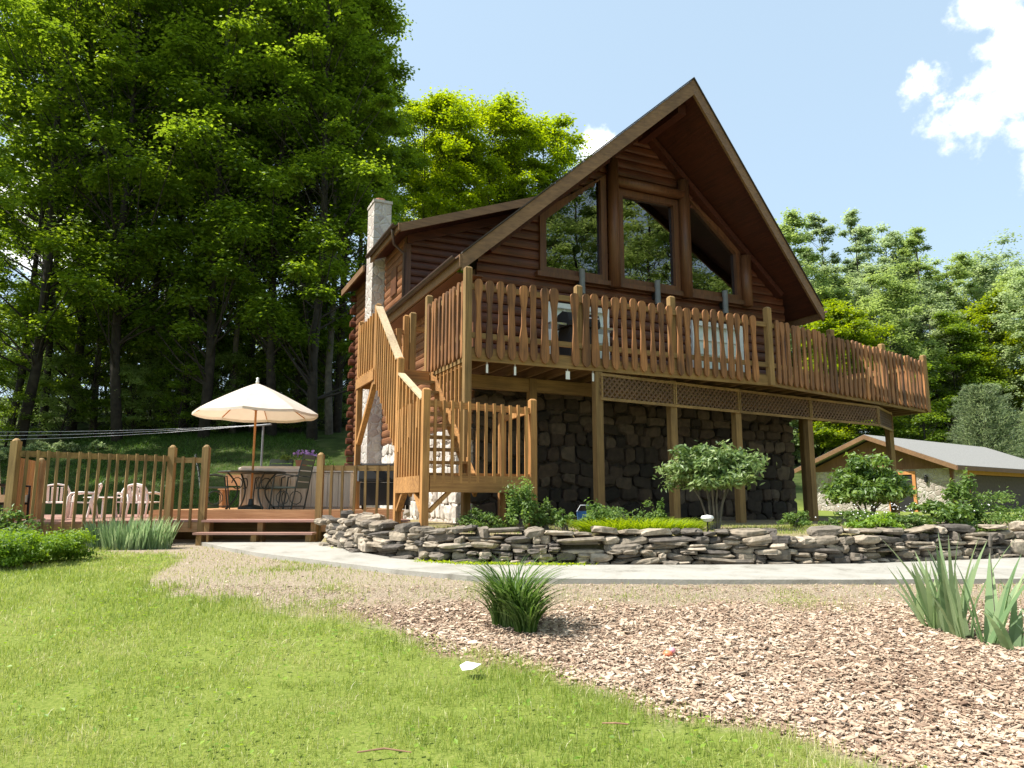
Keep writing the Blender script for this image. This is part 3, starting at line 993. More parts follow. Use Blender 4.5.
def picket_mesh(h=1.30, top=.068, neck=.036, low=.066, t=.038, seed=0):
    r = random.Random(seed)
    prof = []
    N_ = 8
    # from the bottom: blunt point, wide paddle, narrow neck, wide rounded head
    prof += [(0.012, 0.0), (low * .7, .035), (low, .10), (low * .97, .26), (low * .8, .42)]
    prof += [(neck * 1.15, .60), (neck, .75), (neck * 1.1, .90), (top * .82, 1.05), (top, 1.14), (top * .98, h - .06), (top * .75, h - .02), (top * .35, h)]
    mb = MB()
    for y in (-t / 2, t / 2):
        for w, z in prof: mb.v.append((-w, y, z))
        for w, z in prof: mb.v.append((w, y, z))
    m = len(prof)
    for i in range(m - 1):
        mb.f.append((i, m + i, m + i + 1, i + 1))
        mb.f.append((2 * m + i, 2 * m + i + 1, 3 * m + i + 1, 3 * m + i))
        mb.f.append((i, i + 1, 2 * m + i + 1, 2 * m + i))
        mb.f.append((m + i, 3 * m + i, 3 * m + i + 1, m + i + 1))
    mb.f.append((0, 2 * m, 3 * m, m)); mb.f.append((m - 1, 2 * m - 1, 4 * m - 1, 3 * m - 1))
    return mb.mesh('picket', M['cedar'])


PK = [picket_mesh(top=.069 + .007 * (i % 2), neck=.031 + .007 * (i % 3), low=.065 + .008 * ((i + 1) % 2)) for i in range(6)]
PK2 = [picket_mesh(top=.05, neck=.032, low=.05)]


def picket_run(a, b, spacing, zb, skip=(), out=0.045, pks=PK, first=.12, hs=1.0, along=0.0):
    a, b = Vector((*a, 0)), Vector((*b, 0))
    d = (b - a); L = d.length; d.normalize()
    n = Vector((d.y, -d.x, 0))
    ang = math.atan2(d.y, d.x)
    rail = MB()
    rail.bar(a + n * .012 + Vector((0, 0, zb + 1.17)), b + n * .012 + Vector((0, 0, zb + 1.17)), .04, .09)
    rail.bar(a + n * .012 + Vector((0, 0, zb + .36)), b + n * .012 + Vector((0, 0, zb + .36)), .04, .09)
    ro = rail.build('railing', M['treated_x'], deck)
    i, x = 0, first
    while x < L - .05:
        if i not in skip:
            o = bpy.data.objects.new('picket', random.choice(pks)); C.objects.link(o)
            o.parent = ro
            p = a + d * (x + random.uniform(-.008, .008)) + n * out
            o.location = (p.x, p.y, zb + random.uniform(-.012, .012))
            o.rotation_euler = (random.uniform(-.01, .01), random.uniform(-.015, .015), ang)
            o.scale = (random.uniform(.86, 1.1), 1, hs * random.uniform(.985, 1.01))
        i += 1; x += spacing
    return ro


ZP = 3.86
picket_run((0, 0), (6.35, 0), .2, ZP, skip=(8, 30), first=.17)
picket_run((6.45, .015), (13.25, 1.69), .205, ZP, first=.15)
picket_run((13.3, 1.75), (13.3, 4.5), .19, ZP, out=.045)
picket_run((0, 1.9), (0, .05), .185, ZP, pks=PK2, first=.12)
for (u, v, zt) in ((0, 0, 5.32), (2.1, .07, 5.29), (4.09, .07, 5.33), (6.37, -.01, 5.36), (8.85, .67, 5.30), (11.2, 1.25, 5.30), (13.3, 1.7, 5.28), (13.27, 3.3, 5.22), (13.27, 4.6, 5.25), (0, 1.95, 5.34), (0, 2.95, 5.25)):
    w = .115
    z0 = 1.0 if (u, v) == (0, 0) else ZD - .22
    mb = MB(); mb.span((u - w / 2, v - w / 2, z0), (u + w / 2, v + w / 2, zt))
    c = [(u - w / 2, v - w / 2), (u + w / 2, v - w / 2), (u + w / 2, v + w / 2), (u - w / 2, v + w / 2)]
    mb.add([(x, y, zt) for x, y in c] + [(u + (x - u) * .6, v + (y - v) * .6, zt + .03) for x, y in c], [(0, 1, 5, 4), (1, 2, 6, 5), (2, 3, 7, 6), (3, 0, 4, 7), (4, 5, 6, 7)])
    mb.build('rail_post', M['treated'], deck)
# lower posts, beam and lattice
LAT = [(2.45, .06), (4.2, .30), (5.95, .54), (8.2, .85), (10.7, 1.19), (12.2, 2.0)]
for (u, v) in LAT[:4] + [(9.7, 2.4), (12.2, 2.0), (1.75, 1.2)]:
    w = .14
    mb = MB(); mb.span((u - w / 2, v - w / 2, .95), (u + w / 2, v + w / 2, ZD - .24)); mb.build('support_post', M['treated'], deck)
for i in range(len(LAT) - 1):
    a, b = Vector((*LAT[i], 0)), Vector((*LAT[i + 1], 0))
    d = (b - a); L_ = d.length; d.normalize(); n = Vector((d.y, -d.x, 0))
    o = n * .085
    zt, zb = 3.77, 3.31
    fr = MB()
    fr.bar(a + o + Vector((0, 0, zt - .02)), b + o + Vector((0, 0, zt - .02)), .03, .05)
    fr.bar(a + o + Vector((0, 0, zb + .02)), b + o + Vector((0, 0, zb + .02)), .03, .05)
    fr.bar(a + o + d * .025 + Vector((0, 0, zb + .046)), a + o + d * .025 + Vector((0, 0, zt - .046)), .03, .05, up=n)
    fr.bar(b + o - d * .025 + Vector((0, 0, zb + .046)), b + o - d * .025 + Vector((0, 0, zt - .046)), .03, .05, up=n)
    f_ = fr.build('lattice_frame', M['treated_x'], deck)
    lt = MB()
    H_ = zt - zb - .06
    sp = .115
    k = -H_
    while k < L_:
        for sgn, off in ((1, .0), (-1, .011)):
            x0, x1 = k, k + H_
            za, zb_ = zb + .03, zb + .03 + H_
            t0, t1 = max(0, -x0 / H_), min(1, (L_ - x0) / H_)
            if t1 > t0:
                p0 = a + o * (1 - off * 8) + d * (x0 + H_ * t0) + Vector((0, 0, (za + H_ * t0) if sgn > 0 else (zb_ - H_ * t0)))
                p1 = a + o * (1 - off * 8) + d * (x0 + H_ * t1) + Vector((0, 0, (za + H_ * t1) if sgn > 0 else (zb_ - H_ * t1)))
                lt.bar(p0, p1, .036, .007, up=n)
        k += sp
    lt.build('lattice_panel', M['lattice'], f_)
    bm_ = MB(); bm_.bar(a + Vector((0, 0, 3.65)), b + Vector((0, 0, 3.65)), .09, .26); bm_.build('beam', M['treated_x'], deck)
mb = MB(); mb.bar((0.2, 1.2, 3.68), (8.0, 1.3, 3.68), .1, .24); mb.build('beam', M['treated_x'], deck)
# little white tags under the rim
for k, (u, s) in enumerate(((.36, .035), (.86, .035), (1.85, .075), (2.35, .035))):
    mb = MB(); mb.box((0, 0, -.07), (s, .012, .14)); mb.tube([(0, 0, 0), (0, 0, .05)], .005, 5)
    o = mb.build('hanging_tag', M['white']); o.location = HW(u, .03, ZD - .27); o.rotation_euler = (0, 0, HA)
    tag(o, ['narrow white tag hanging under the deck rim, nearest the corner post', 'narrow white tag hanging under the deck rim, second from the corner post',
            'wide white tag hanging under the deck rim', 'narrow white tag hanging just left of the lattice'][k], 'tag', 'white tags under the deck rim')

# gas grill on the deck, seen through the pickets
gr = thing('gas_grill', 'black gas grill with silver shelf standing on the high deck behind the pickets', 'grill', HW(2.75, 1.2, ZD), HA)
mb = MB(); mb.span((-.3, -.22, .12), (.3, .25, .78)); mb.build('cabinet', M['black'], gr)
mb = MB(); mb.span((-.34, -.26, .80), (.34, .27, .88))
mb.prism([(-.34, -.26, .885), (-.34, -.2, 1.05), (-.34, .0, 1.12), (-.34, .2, 1.08), (-.34, .27, .885)], (.68, 0, 0)); mb.build('hood', M['black'], gr)
for s in (-1, 1):
    mb = MB(); mb.span((s * .36, -.2, .80), (s * .70, .2, .84)); mb.build('side_shelf', M['steel'], gr)
    mb = MB(); mb.span((s * .27 - .02, -.2, 0), (s * .27 + .02, -.16, .12)); mb.span((s * .27 - .02, .16, 0), (s * .27 + .02, .2, .12)); mb.build('leg', M['black'], gr)
mb = MB(); mb.tube([(-.25, -.33, .95), (.25, -.33, .95)], .015, 8); mb.build('handle', M['steel'], gr)

# ------------------------------------------------------------------ staircase with platform
st = thing('wooden_staircase', 'steep wooden staircase with landing and lower platform beside the deck', 'staircase', P0, HA)
SW, SX = M['stairwood'], M['stairwood_x']
LZ = 3.9                           # landing floor
PZ = 1.98                          # platform floor
def tz_s(v): return PZ + (v + .3) * (LZ - PZ) / 2.05     # pitch line
mb = MB()
for i in range(8):
    mb.span((-1.03, -1.0 + .135 * i, PZ - .035), (.70, -1.0 + .135 * i + .128, PZ))
mb.build('platform_floor', SX, st)
mb = MB()
mb.span((-.94, -1.06, PZ - .27), (.62, -1.02, PZ - .04)); mb.span((-1.06, -.94, PZ - .27), (-1.02, .24, PZ - .04)); mb.span((.68, -.94, PZ - .27), (.72, .1, PZ - .04))
mb.build('platform_rim', SX, st)
def post(u, v, z0, z1, w=.1, name='post', mat=None, parent=None):
    mb = MB(); mb.span((u - w / 2, v - w / 2, z0), (u + w / 2, v + w / 2, z1))
    q = w / 2
    mb.add([(u - q, v - q, z1), (u + q, v - q, z1), (u + q, v + q, z1), (u - q, v + q, z1), (u - q * .5, v - q * .5, z1 + .025), (u + q * .5, v - q * .5, z1 + .025), (u + q * .5, v + q * .5, z1 + .025), (u - q * .5, v + q * .5, z1 + .025)],
           [(0, 1, 5, 4), (1, 2, 6, 5), (2, 3, 7, 6), (3, 0, 4, 7), (4, 5, 6, 7)])
    return mb.build(name, mat or SW, parent or st)
post(-1.0, -1.0, .95, 3.13); post(.66, -1.0, .95, 3.07); post(-1.0, .3, .95, 3.80); post(.66, .1, .95, 3.0)
post(-1.0, 1.78, 3.6, 5.03); post(-1.0, 3.0, 1.44, 4.98); post(-.12, 3.0, 1.44, 5.2)
mb = MB(); mb.bar((-1.0, 1.85, 3.65), (-1.0, 2.93, 2.65), .08, .09, up=(1, 0, 0)); mb.build('brace', SW, st)
for (a, b) in (((-.93, -1.0, 1.45), (-.62, -1.0, 1.74)), ((.6, -1.0, 1.45), (.29, -1.0, 1.74)), ((-1.0, -.93, 1.45), (-1.0, -.62, 1.74)), ((-1.0, .22, 1.45), (-1.0, -.1, 1.74))):
    mb = MB(); mb.bar(a, b, .05, .09, up=(0, 1, 0) if a[1] == b[1] else (1, 0, 0)); mb.build('brace', SW, st)


def baluster_panel(a, b, za, zb, ha, hb, n, ext=.12, flat=False, bw=.038, name='railing'):
    """rail from a to b (u,v); za/zb: height of rail tops, ha/hb: bottom of balusters"""
    a, b = Vector((*a, 0)), Vector((*b, 0))
    d = (b - a).normalized(); nn = Vector((d.y, -d.x, 0))
    mb = MB()
    mb.bar(a + Vector((0, 0, za - .05)), b + Vector((0, 0, zb - .05)), .045, .09)
    r = mb.build(name, SX, st)
    for i in range(n):
        t = (i + .6) / (n + .2)
        p = a + (b - a) * t + nn * .042
        z1 = za + (zb - za) * t + .012; z0 = ha + (hb - ha) * t
        m2 = MB(); m2.span((-bw / 2, -bw / 2, 0), (bw / 2, bw / 2, z1 - z0))
        o = m2.build('baluster', SW, r); o.location = (p.x, p.y, z0 + random.uniform(-.01, .01)); o.rotation_euler = (0, 0, math.atan2(d.y, d.x))
    return r


baluster_panel((-.95, -1.0), (.61, -1.0), 2.99, 2.96, 1.84, 1.84, 12)
baluster_panel((-1.0, .25), (-1.0, -.95), 2.96, 3.0, 1.84, 1.84, 9)
r_ = MB(); r_.bar((.66, -.95, 2.93), (.66, .05, 2.9), .045, .09); r_.build('handrail', SX, st)
# stairs
nst = 9
for i in range(1, nst):
    z = PZ + (LZ - PZ) * i / nst
    v = -.3 + 2.05 * i / nst
    mb = MB(); mb.span((-.965, v - .06, z - .04), (-.03, v + .22, z)); mb.build('tread', M['treated_x'], st)
for u in (-1.0, .0):
    mb = MB(); mb.bar((u, -.45, tz_s(-.45) - .10), (u, 1.78, tz_s(1.78) - .10), .045, .24, up=(0, -1, 1)); mb.build('stringer', SX, st)
baluster_panel((-1.0, 1.73), (-1.0, .35), 4.96, 3.76, tz_s(1.73) - .22, tz_s(.35) - .22, 10)
baluster_panel((-1.0, .25), (-1.0, -.9), 3.52, 2.98, tz_s(.25) - .2, 3.0 - .35, 6)
# handrail cap boards, pale colour standing in for direct sun
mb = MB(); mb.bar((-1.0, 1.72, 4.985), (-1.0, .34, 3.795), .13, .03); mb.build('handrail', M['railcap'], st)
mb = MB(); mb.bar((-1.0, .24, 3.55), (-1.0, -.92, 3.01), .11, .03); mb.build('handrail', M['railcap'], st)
# infill under the deck edge beside the stairs
p0_ = None
inn = MB(); inn.bar((.05, .08, ZD - .26), (.05, 1.85, ZD - .26), .04, .06); inn_o = inn.build('railing', SX, st)
for i in range(9):
    v = .2 + i * .185
    m2 = MB(); m2.span((-.02, -.02, 0), (.02, .02, max(.25, ZD - .24 - max(tz_s(v) - .15, 2.4)))); o = m2.build('baluster', SW, inn_o); o.location = (.03, v, max(tz_s(v) - .15, 2.4))
# landing
mb = MB()
for i in range(9): mb.span((-1.05, 1.74 + .147 * i, LZ - .035), (-.03, 1.74 + .147 * i + .14, LZ))
mb.build('landing_floor', SX, st)
mb = MB(); mb.span((-1.07, 1.74, LZ - .22), (-1.03, 3.05, LZ - .04)); mb.span((-1.03, 1.72, LZ - .2), (-.05, 1.76, LZ - .04)); mb.span((-1.03, 3.02, LZ - .2), (-.05, 3.06, LZ - .04)); mb.build('landing_rim', SX, st)
baluster_panel((-1.0, 2.93), (-1.0, 1.85), 4.86, 4.9, LZ - .12, LZ - .12, 6)
baluster_panel((-.95, 3.0), (-.17, 3.0), 4.9, 4.92, LZ, LZ, 4, bw=.1)
r_ = MB(); r_.bar((-.07, 3.0, 4.95), (UL - .1, 3.0, 4.98), .045, .1); r_.build('handrail', SX, st)

# ------------------------------------------------------------------ low pool deck
pd_ = thing('pool_deck', 'low reddish wooden patio deck with baluster railing left of the house', 'deck', (0, 0, 0))
DA, DB, DC, DD, DE = (-7.55, 11.2), (-5.86, 12.72), (-5.3, 12.78), (-3.33, 12.86), (-1.75, 12.95)
DZ = 1.27
def poly_planks(name, poly, z, step, mat, parent, gap=.008, t=.035):
    """planks along x clipped to a polygon"""
    mb = MB()
    ylo, yhi = min(p[1] for p in poly), max(p[1] for p in poly)
    y = ylo
    n = len(poly)
    while y < yhi - 1e-6:
        y1 = min(y + step - gap, yhi)
        def span_at(yy):
            xs_ = []
            for i in range(n):
                (xa, ya), (xb, yb) = poly[i], poly[(i + 1) % n]
                if (ya - yy) * (yb - yy) <= 0 and ya != yb: xs_.append(xa + (xb - xa) * (yy - ya) / (yb - ya))
            return (min(xs_), max(xs_)) if len(xs_) > 1 else None
        a, b = span_at(y + 1e-4), span_at(y1 - 1e-4)
        if a and b: mb.prism([(a[0], y, z - t), (a[1], y, z - t), (b[1], y1, z - t), (b[0], y1, z - t)], (0, 0, t))
        y += step
    return mb.build(name, mat, parent)


poly_planks('deck_floor', [(-10.2, 12.4), DA, DB, DC, DD, DE, (-3.3, 18.0), (-11.5, 18.0)], DZ, .14, M['reddeck'], pd_)
poly_planks('raised_floor', [(-6.5, 13.5), (-1.95, 13.5), (-3.3, 17.95), (-6.5, 17.95)], DZ + .16, .14, M['pooldeck'], pd_)
mb = MB(); mb.span((-6.5, 13.45, DZ), (-1.97, 13.49, DZ + .15)); mb.span((-6.55, 13.45, DZ), (-6.51, 17.9, DZ + .15)); mb.build('step_riser', M['pooldeck'], pd_)
for (a, b) in (((-10.2, 12.4), DA), (DA, DB), (DB, DC), (DD, DE)):
    mb = MB(); mb.bar((*a, DZ - .12), (*b, DZ - .12), .04, .16); mb.build('rim_board', M['pooldeck'], pd_)
mb = MB(); mb.bar((-11.5, 17.97, DZ - .24), (-3.32, 17.97, DZ - .24), .03, .40); mb.build('light_block_board', M['pooldeck'], pd_)  # boards here and below added to block light showing under the deck
mb = MB(); mb.bar((-6.6, 13.6, DZ - .25), (-1.9, 13.6, DZ - .25), .04, .40); mb.build('light_block_board', M['treated_x'], pd_)
for (p, z0, z1) in ((DA, .85, 2.49), (DB, .85, 2.5), (DC, .85, 2.51), (DD, .85, 2.38), ((-8.35, 13.1), DZ, 2.3)):
    mb = MB(); q = .055
    x, y = p[0], p[1] - .0
    mb.span((x - q, y - q, z0), (x + q, y + q, z1))
    mb.tube([(x, y, z1), (x, y, z1 + .02), (x, y, z1 + .045)], [.06, .05, .02], 8)
    mb.build('post', M['treated'], pd_)


def pool_rail(a, b, zt, n, zb=1.14):
    a, b = Vector((*a, 0)), Vector((*b, 0))
    d = (b - a).normalized(); nn = Vector((d.y, -d.x, 0)); L_ = (b - a).length
    mb = MB(); mb.bar(a + d * .055 + Vector((0, 0, zt - .045)), b - d * .055 + Vector((0, 0, zt - .045)), .04, .09)
    r = mb.build('railing', M['treated_x'], pd_)
    for i in range(n):
        p = a + d * (L_ * (i + 1) / (n + 1)) + nn * .042
        m2 = MB(); m2.span((-.02, -.02, 0), (.02, .02, zt + .01 - zb))
        o = m2.build('baluster', M['treated'], r); o.location = (p.x, p.y, zb + random.uniform(-.01, .01)); o.rotation_euler = (random.uniform(-.012, .012), random.uniform(-.012, .012), math.atan2(d.y, d.x))


pool_rail(DA, DB, 2.35, 15)
pool_rail(DB, DC, 2.33, 2)
pool_rail(DD, DE, 2.2, 7)
mb = MB()
a, b = Vector((-7.66, 11.3, 0)), Vector((-8.35, 13.05, 0))
for i in range(9):
    p, q = a.lerp(b, i / 9 + .012), a.lerp(b, (i + 1) / 9 - .012)
    mb.bar(p + Vector((0, 0, 1.78)), q + Vector((0, 0, 1.78)), .025, .98)
mb.build('board_panel', M['stairwood'], pd_)
# plank bench step
stp = thing('wooden_step', 'low red-topped plank step in front of the patio deck', 'step', (-4.25, 12.42, float(ztrue(12.4))), 0)
mb = MB(); mb.span((-.98, -.16, .17), (.98, .14, .205)); mb.build('tread', M['reddeck'], stp)
mb = MB(); mb.span((-.98, .16, .365), (.94, .40, .40)); mb.build('tread', M['reddeck'], stp)
for x in (-.9, 0, .9):
    mb = MB(); mb.span((x - .045, -.1, -.05), (x + .045, .1, .168)); mb.span((x - .045, .2, -.05), (x + .045, .38, .363)); mb.build('leg', M['treated'], stp)

# ------------------------------------------------------------------ patio furniture
UZ = DZ + .16
ucx, ucy = -5.12, 14.6
um = thing('patio_umbrella', 'open cream patio umbrella with wooden pole standing in the patio table', 'umbrella', (ucx, ucy, UZ), R(8))
mb = MB(); mb.tube([(0, 0, 0), (0, 0, 2.50)], .022, 10); mb.build('pole', M['frame_orange'], um, smooth=True)
mb = MB(); mb.lathe([(0, 2.62), (.03, 2.60), (.02, 2.56), (.035, 2.53), (.03, 2.5), (0, 2.49)], n=12); mb.build('finial', M['white'], um, smooth=True)
mb = MB(); mb.lathe([(.0, .0), (.24, .0), (.24, .05), (.06, .09), (.04, .2), (.03, .2)], n=20); mb.build('base', M['iron'], um)
NS, NRR = 8, 8
cv = []
rad_u, rise = 1.21, .60
for i in range(NRR + 1):
    t = i / NRR
    for k in range(NS * 4):
        an = 2 * math.pi * k / (NS * 4)
        ph = (k % 4) / 4.0
        sag = math.sin(math.pi * ph)
        rr = rad_u * t * (1 - .045 * sag)
        zz = 2.5 - rise * (t ** 1.12) - .03 * sag * t + (0 if i < NRR else -.01)
        cv.append((rr * math.cos(an), rr * math.sin(an), zz))
mb = MB(); n4 = NS * 4
mb.v = cv
for i in range(NRR):
    for k in range(n4):
        q = (i * n4 + k, i * n4 + (k + 1) % n4, (i + 1) * n4 + (k + 1) % n4, (i + 1) * n4 + k)
        mb.f.append(q if i else q[1:] if False else q)
base = len(mb.v)    # hanging hem
for k in range(n4):
    p = cv[NRR * n4 + k]; mb.v.append((p[0] * 1.005, p[1] * 1.005, p[2] - .05))
for k in range(n4):
    mb.f.append((NRR * n4 + k, NRR * n4 + (k + 1) % n4, base + (k + 1) % n4, base + k))
mb.build('canopy', M['canvas'], um)
for k in range(NS):
    an = 2 * math.pi * k / NS
    mb = MB(); mb.bar((0.03 * math.cos(an), .03 * math.sin(an), 2.47), (1.18 * math.cos(an), 1.18 * math.sin(an), 1.89), .014, .018)
    mb.bar((.03 * math.cos(an), .03 * math.sin(an), 1.95), (.62 * math.cos(an), .62 * math.sin(an), 2.19), .012, .015)
    mb.build('rib', M['frame_orange'], um)

tb = thing('patio_table', 'dark iron patio table with scrolled legs under the umbrella', 'table', (ucx, ucy, UZ))
mb = MB(); mb.lathe([(.03, .70), (.62, .70), (.65, .715), (.62, .735), (.03, .735)], n=28); mb.build('tabletop', M['iron'], tb)
for k in range(4):
    an = math.pi / 4 + k * math.pi / 2
    pts = []
    for i in range(13):
        t = i / 12
        r = .50 - .22 * math.sin(t * math.pi) + .05 * t * 0
        pts.append((r * math.cos(an), r * math.sin(an), .70 * (1 - t) + .005))
    mb = MB(); mb.tube(pts, .017, 6)
    mb.tube([((.30 + .11 * math.cos(q)) * math.cos(an), (.30 + .11 * math.cos(q)) * math.sin(an), .50 + .11 * math.sin(q)) for q in [j * .6 for j in range(10)]], .010, 5)
    mb.build('leg', M['iron'], tb)


def patio_chair(loc, rz, label):
    c = thing('patio_chair', label, 'chair', loc, rz, 'green sling chairs round the patio table')
    mb = MB(); mb.span((-.25, -.25, .40), (.25, .25, .43)); mb.build('seat', M['greenmesh'], c)
    mb = MB()
    prev = None
    for i in range(6):
        z = .47 + i * .105; y = .25 + .11 * (i / 5) ** 1.3
        mb.box((0, y, z), (.48, .018, .085), rot=Matrix.Rotation(-.2, 3, 'X'))
    mb.build('backrest', M['greenmesh'], c)
    for s in (-1, 1):
        mb = MB(); mb.tube([(s * .27, .16, 0), (s * .27, .24, .42), (s * .26, .30, .75), (s * .25, .37, 1.02)], .014, 6); mb.build('back_leg', M['iron'], c)
        mb = MB(); mb.tube([(s * .27, -.28, 0), (s * .29, -.24, .3), (s * .28, -.2, .62), (s * .27, 0, .66), (s * .27, .27, .62)], .014, 6); mb.build('armrest', M['iron'], c)
        mb = MB(); mb.tube([(s * .275, -.02 + .13 * math.cos(q), .22 + .13 * math.sin(q)) for q in [j * .7 for j in range(10)]], .009, 5); mb.tube([(s * .27, -.25, .06), (s * .27, .17, .06)], .01, 5); mb.build('scroll', M['iron'], c)
    return c


patio_chair((-5.72, 14.25, UZ), R(115), 'green iron-framed patio chair left of the umbrella table')
patio_chair((-4.28, 14.35, UZ), R(-100), 'green iron-framed patio chair right of the table, before the hot tub')
patio_chair((-4.95, 15.35, UZ), R(-8), 'green iron-framed patio chair behind the umbrella table')

# hot tub
ht = thing('hot_tub', 'beige panelled hot tub with brown cover on the patio deck', 'hot tub', (-4.55, 16.35, UZ), R(5))
mb = MB()
for i in range(20):
    x = -1.08 + i * .108
    mb.span((x, -1.05, .04), (x + .1, -1.02, .74)); mb.span((x, 1.02, .04), (x + .1, 1.05, .74))
    mb.span((-1.11, x, .04), (-1.08, x + .1, .74)); mb.span((1.08, x, .04), (1.11, x + .1, .74))
mb.span((-1.075, -1.015, 0), (1.075, 1.015, .745))
mb.build('panelled_body', M['tub_side'], ht)
mb = MB(); mb.prism([(-1.16, -1.1, .75), (1.16, -1.1, .75), (1.16, 1.1, .75), (-1.16, 1.1, .75)], (0, 0, .07))
mb.add([(-1.16, -1.1, .82), (1.16, -1.1, .82), (1.16, 1.1, .82), (-1.16, 1.1, .82), (-1.1, -1.02, .87), (1.1, -1.02, .87), (1.1, 1.02, .87), (-1.1, 1.02, .87)], [(0, 1, 5, 4), (1, 2, 6, 5), (2, 3, 7, 6), (3, 0, 4, 7), (4, 5, 6, 7)])
mb.build('cover', M['tub_cover'], ht)

# bench against the tub
bn = thing('wooden_bench', 'plain wooden bench left of the hot tub', 'bench', (-6.05, 16.6, UZ), 0)
mb = MB(); mb.span((-.45, -.2, .40), (.45, .2, .45)); mb.build('seat', M['pooldeck'], bn)
mb = MB(); mb.span((-.45, .2, .5), (.45, .23, .75)); mb.build('backrest', M['pooldeck'], bn)
for s in (-1, 1):
    mb = MB(); mb.span((s * .38 - .03, -.18, 0), (s * .38 + .03, .225, .398)); mb.build('leg', M['pooldeck'], bn)

# barbecue below the landing
bq = thing('barbecue', 'large black covered barbecue on the patio below the stair landing', 'barbecue', (-2.55, 14.0, UZ), R(4))
mb = MB(); mb.span((-.28, -.25, .08), (.62, .28, .50)); mb.build('cabinet', M['black'], bq)
mb = MB(); mb.span((-.30, -.28, .515), (.64, .30, .56)); mb.prism([(-.30, -.28, .565), (-.30, -.24, .80), (-.30, .1, .87), (-.30, .3, .80), (-.30, .3, .565)], (.94, 0, 0)); mb.build('lid', M['black'], bq)
mb = MB(); mb.prism([(-.335, -.27, .52), (-.335, -.23, .82), (-.335, .1, .885), (-.335, .28, .82), (-.335, .28, .52)], (.03, 0, 0)); mb.build('lid_end', M['greymetal'], bq)
for x in (-.24, .58):
    mb = MB(); mb.tube([(x - .03, 0, .07), (x + .03, 0, .07)], .07, 12); mb.build('wheel', M['black'], bq)

# resin chairs
def resin_chair(loc, rz, label):
    c = thing('resin_chair', label, 'chair', loc, rz, 'white resin chairs on the lower deck')
    P = M['plastic']
    mb = MB(); mb.prism([(-.24, -.24, .40), (.24, -.24, .40), (.22, .22, .38), (-.22, .22, .38)], (0, 0, .03)); mb.build('seat', P, c)
    mb = MB()
    for i in range(5):
        x = -.18 + i * .09
        mb.bar((x, .235, .44), (x * 1.06, .34, .80), .055, .018, up=(0, -1, 0))
    mb.tube([(-.25, .22, .42), (-.26, .32, .70), (-.2, .36, .84), (0, .375, .88), (.2, .36, .84), (.26, .32, .70), (.25, .22, .42)], .026, 8)
    mb.build('backrest', P, c, smooth=False)
    for s in (-1, 1):
        mb = MB(); mb.tube([(s * .27, -.25, 0), (s * .27, -.23, .55), (s * .275, -.18, .63), (s * .275, 0, .655), (s * .265, .28, .64)], [.025, .028, .03, .032, .03], 8); mb.build('armrest', P, c, smooth=True)
        mb = MB(); mb.tube([(s * .26, .32, 0), (s * .25, .25, .42), (s * .26, .30, .62)], [.022, .028, .026], 8); mb.build('leg', P, c, smooth=True)
    c.scale = (.78, .78, .72)
    return c


resin_chair((-8.75, 14.3, DZ), R(-150), 'white resin chair farthest left, just right of the board panel')
resin_chair((-7.95, 13.75, DZ), R(-70), 'white resin chair turned sideways in the middle of the row')
resin_chair((-7.55, 14.7, DZ), R(15), 'white resin chair at the back, facing the railing')
resin_chair((-6.95, 14.1, DZ), R(170), 'white resin chair nearest the railing post, back turned')
rt = thing('resin_table', 'low round white resin table between the resin chairs', 'table', (-8.1, 14.75, DZ)); rt.scale = (.85, .85, .85)
mb = MB(); mb.lathe([(.0, .44), (.40, .44), (.42, .455), (.40, .47), (0, .47)], n=24); mb.build('tabletop', M['plastic'], rt)
for k in range(4):
    mb = MB(); a = k * math.pi / 2 + .5; mb.tube([(.3 * math.cos(a), .3 * math.sin(a), 0), (.24 * math.cos(a), .24 * math.sin(a), .439)], .025, 8); mb.build('leg', M['plastic'], rt)

# cushioned chair at the left edge
cc = thing('cushioned_chair', 'black chair with cream cushion at the left end of the deck', 'chair', (-8.36, 12.15, DZ), R(160))
mb = MB(); mb.span((-.27, -.27, .30), (.27, .25, .42)); mb.build('seat_cushion', M['cream'], cc)
mb = MB(); mb.box((0, .27, .68), (.52, .1, .56), rot=Matrix.Rotation(-.15, 3, 'X')); mb.build('back_cushion', M['cream'], cc)
for s in (-1, 1):
    mb = MB(); mb.tube([(s * .29, -.28, 0), (s * .29, -.27, .56), (s * .29, .3, .58)], .02, 8); mb.tube([(s * .29, .25, 0), (s * .29, .32, .6), (s * .28, .40, .98)], .02, 8); mb.build('side_frame', M['black'], cc)
mb = MB(); mb.span((-.27, -.27, .26), (.27, .26, .295)); mb.build('seat_frame', M['black'], cc)

# clothes line
clx, cly = -6.45, 19.0
cl = thing('clothesline', 'grey steel clothesline post with white cords running left', 'clothesline', (clx, cly, tz(clx, cly)))
hz = 3.52 - tz(clx, cly)
mb = MB(); mb.tube([(0, 0, -.1), (0, 0, hz)], .028, 8); mb.build('post', M['greymetal'], cl)
mb = MB(); mb.tube([(-.45, .25, hz), (.3, -.3, hz)], .024, 8); mb.build('crossarm', M['greymetal'], cl)
for k in range(3):
    t = k / 2
    x0, y0 = -.42 + .66 * t, .23 - .46 * t
    pts = [(x0 - 13 * q, y0 + .6 * q, hz + .02 - ((.30 + .10 * k) * 4 * q * (1 - q)) * .5 + .02 * q - .13 * k * q) for q in [j / 10 for j in range(11)]]
    mb = MB(); mb.tube(pts, .0035, 4); mb.build('cord', M['line'], cl)
mb = MB(); mb.tube([(-13, .6, -.6), (-13, .6, hz)], .03, 8); mb.build('far_post', M['greymetal'], cl)

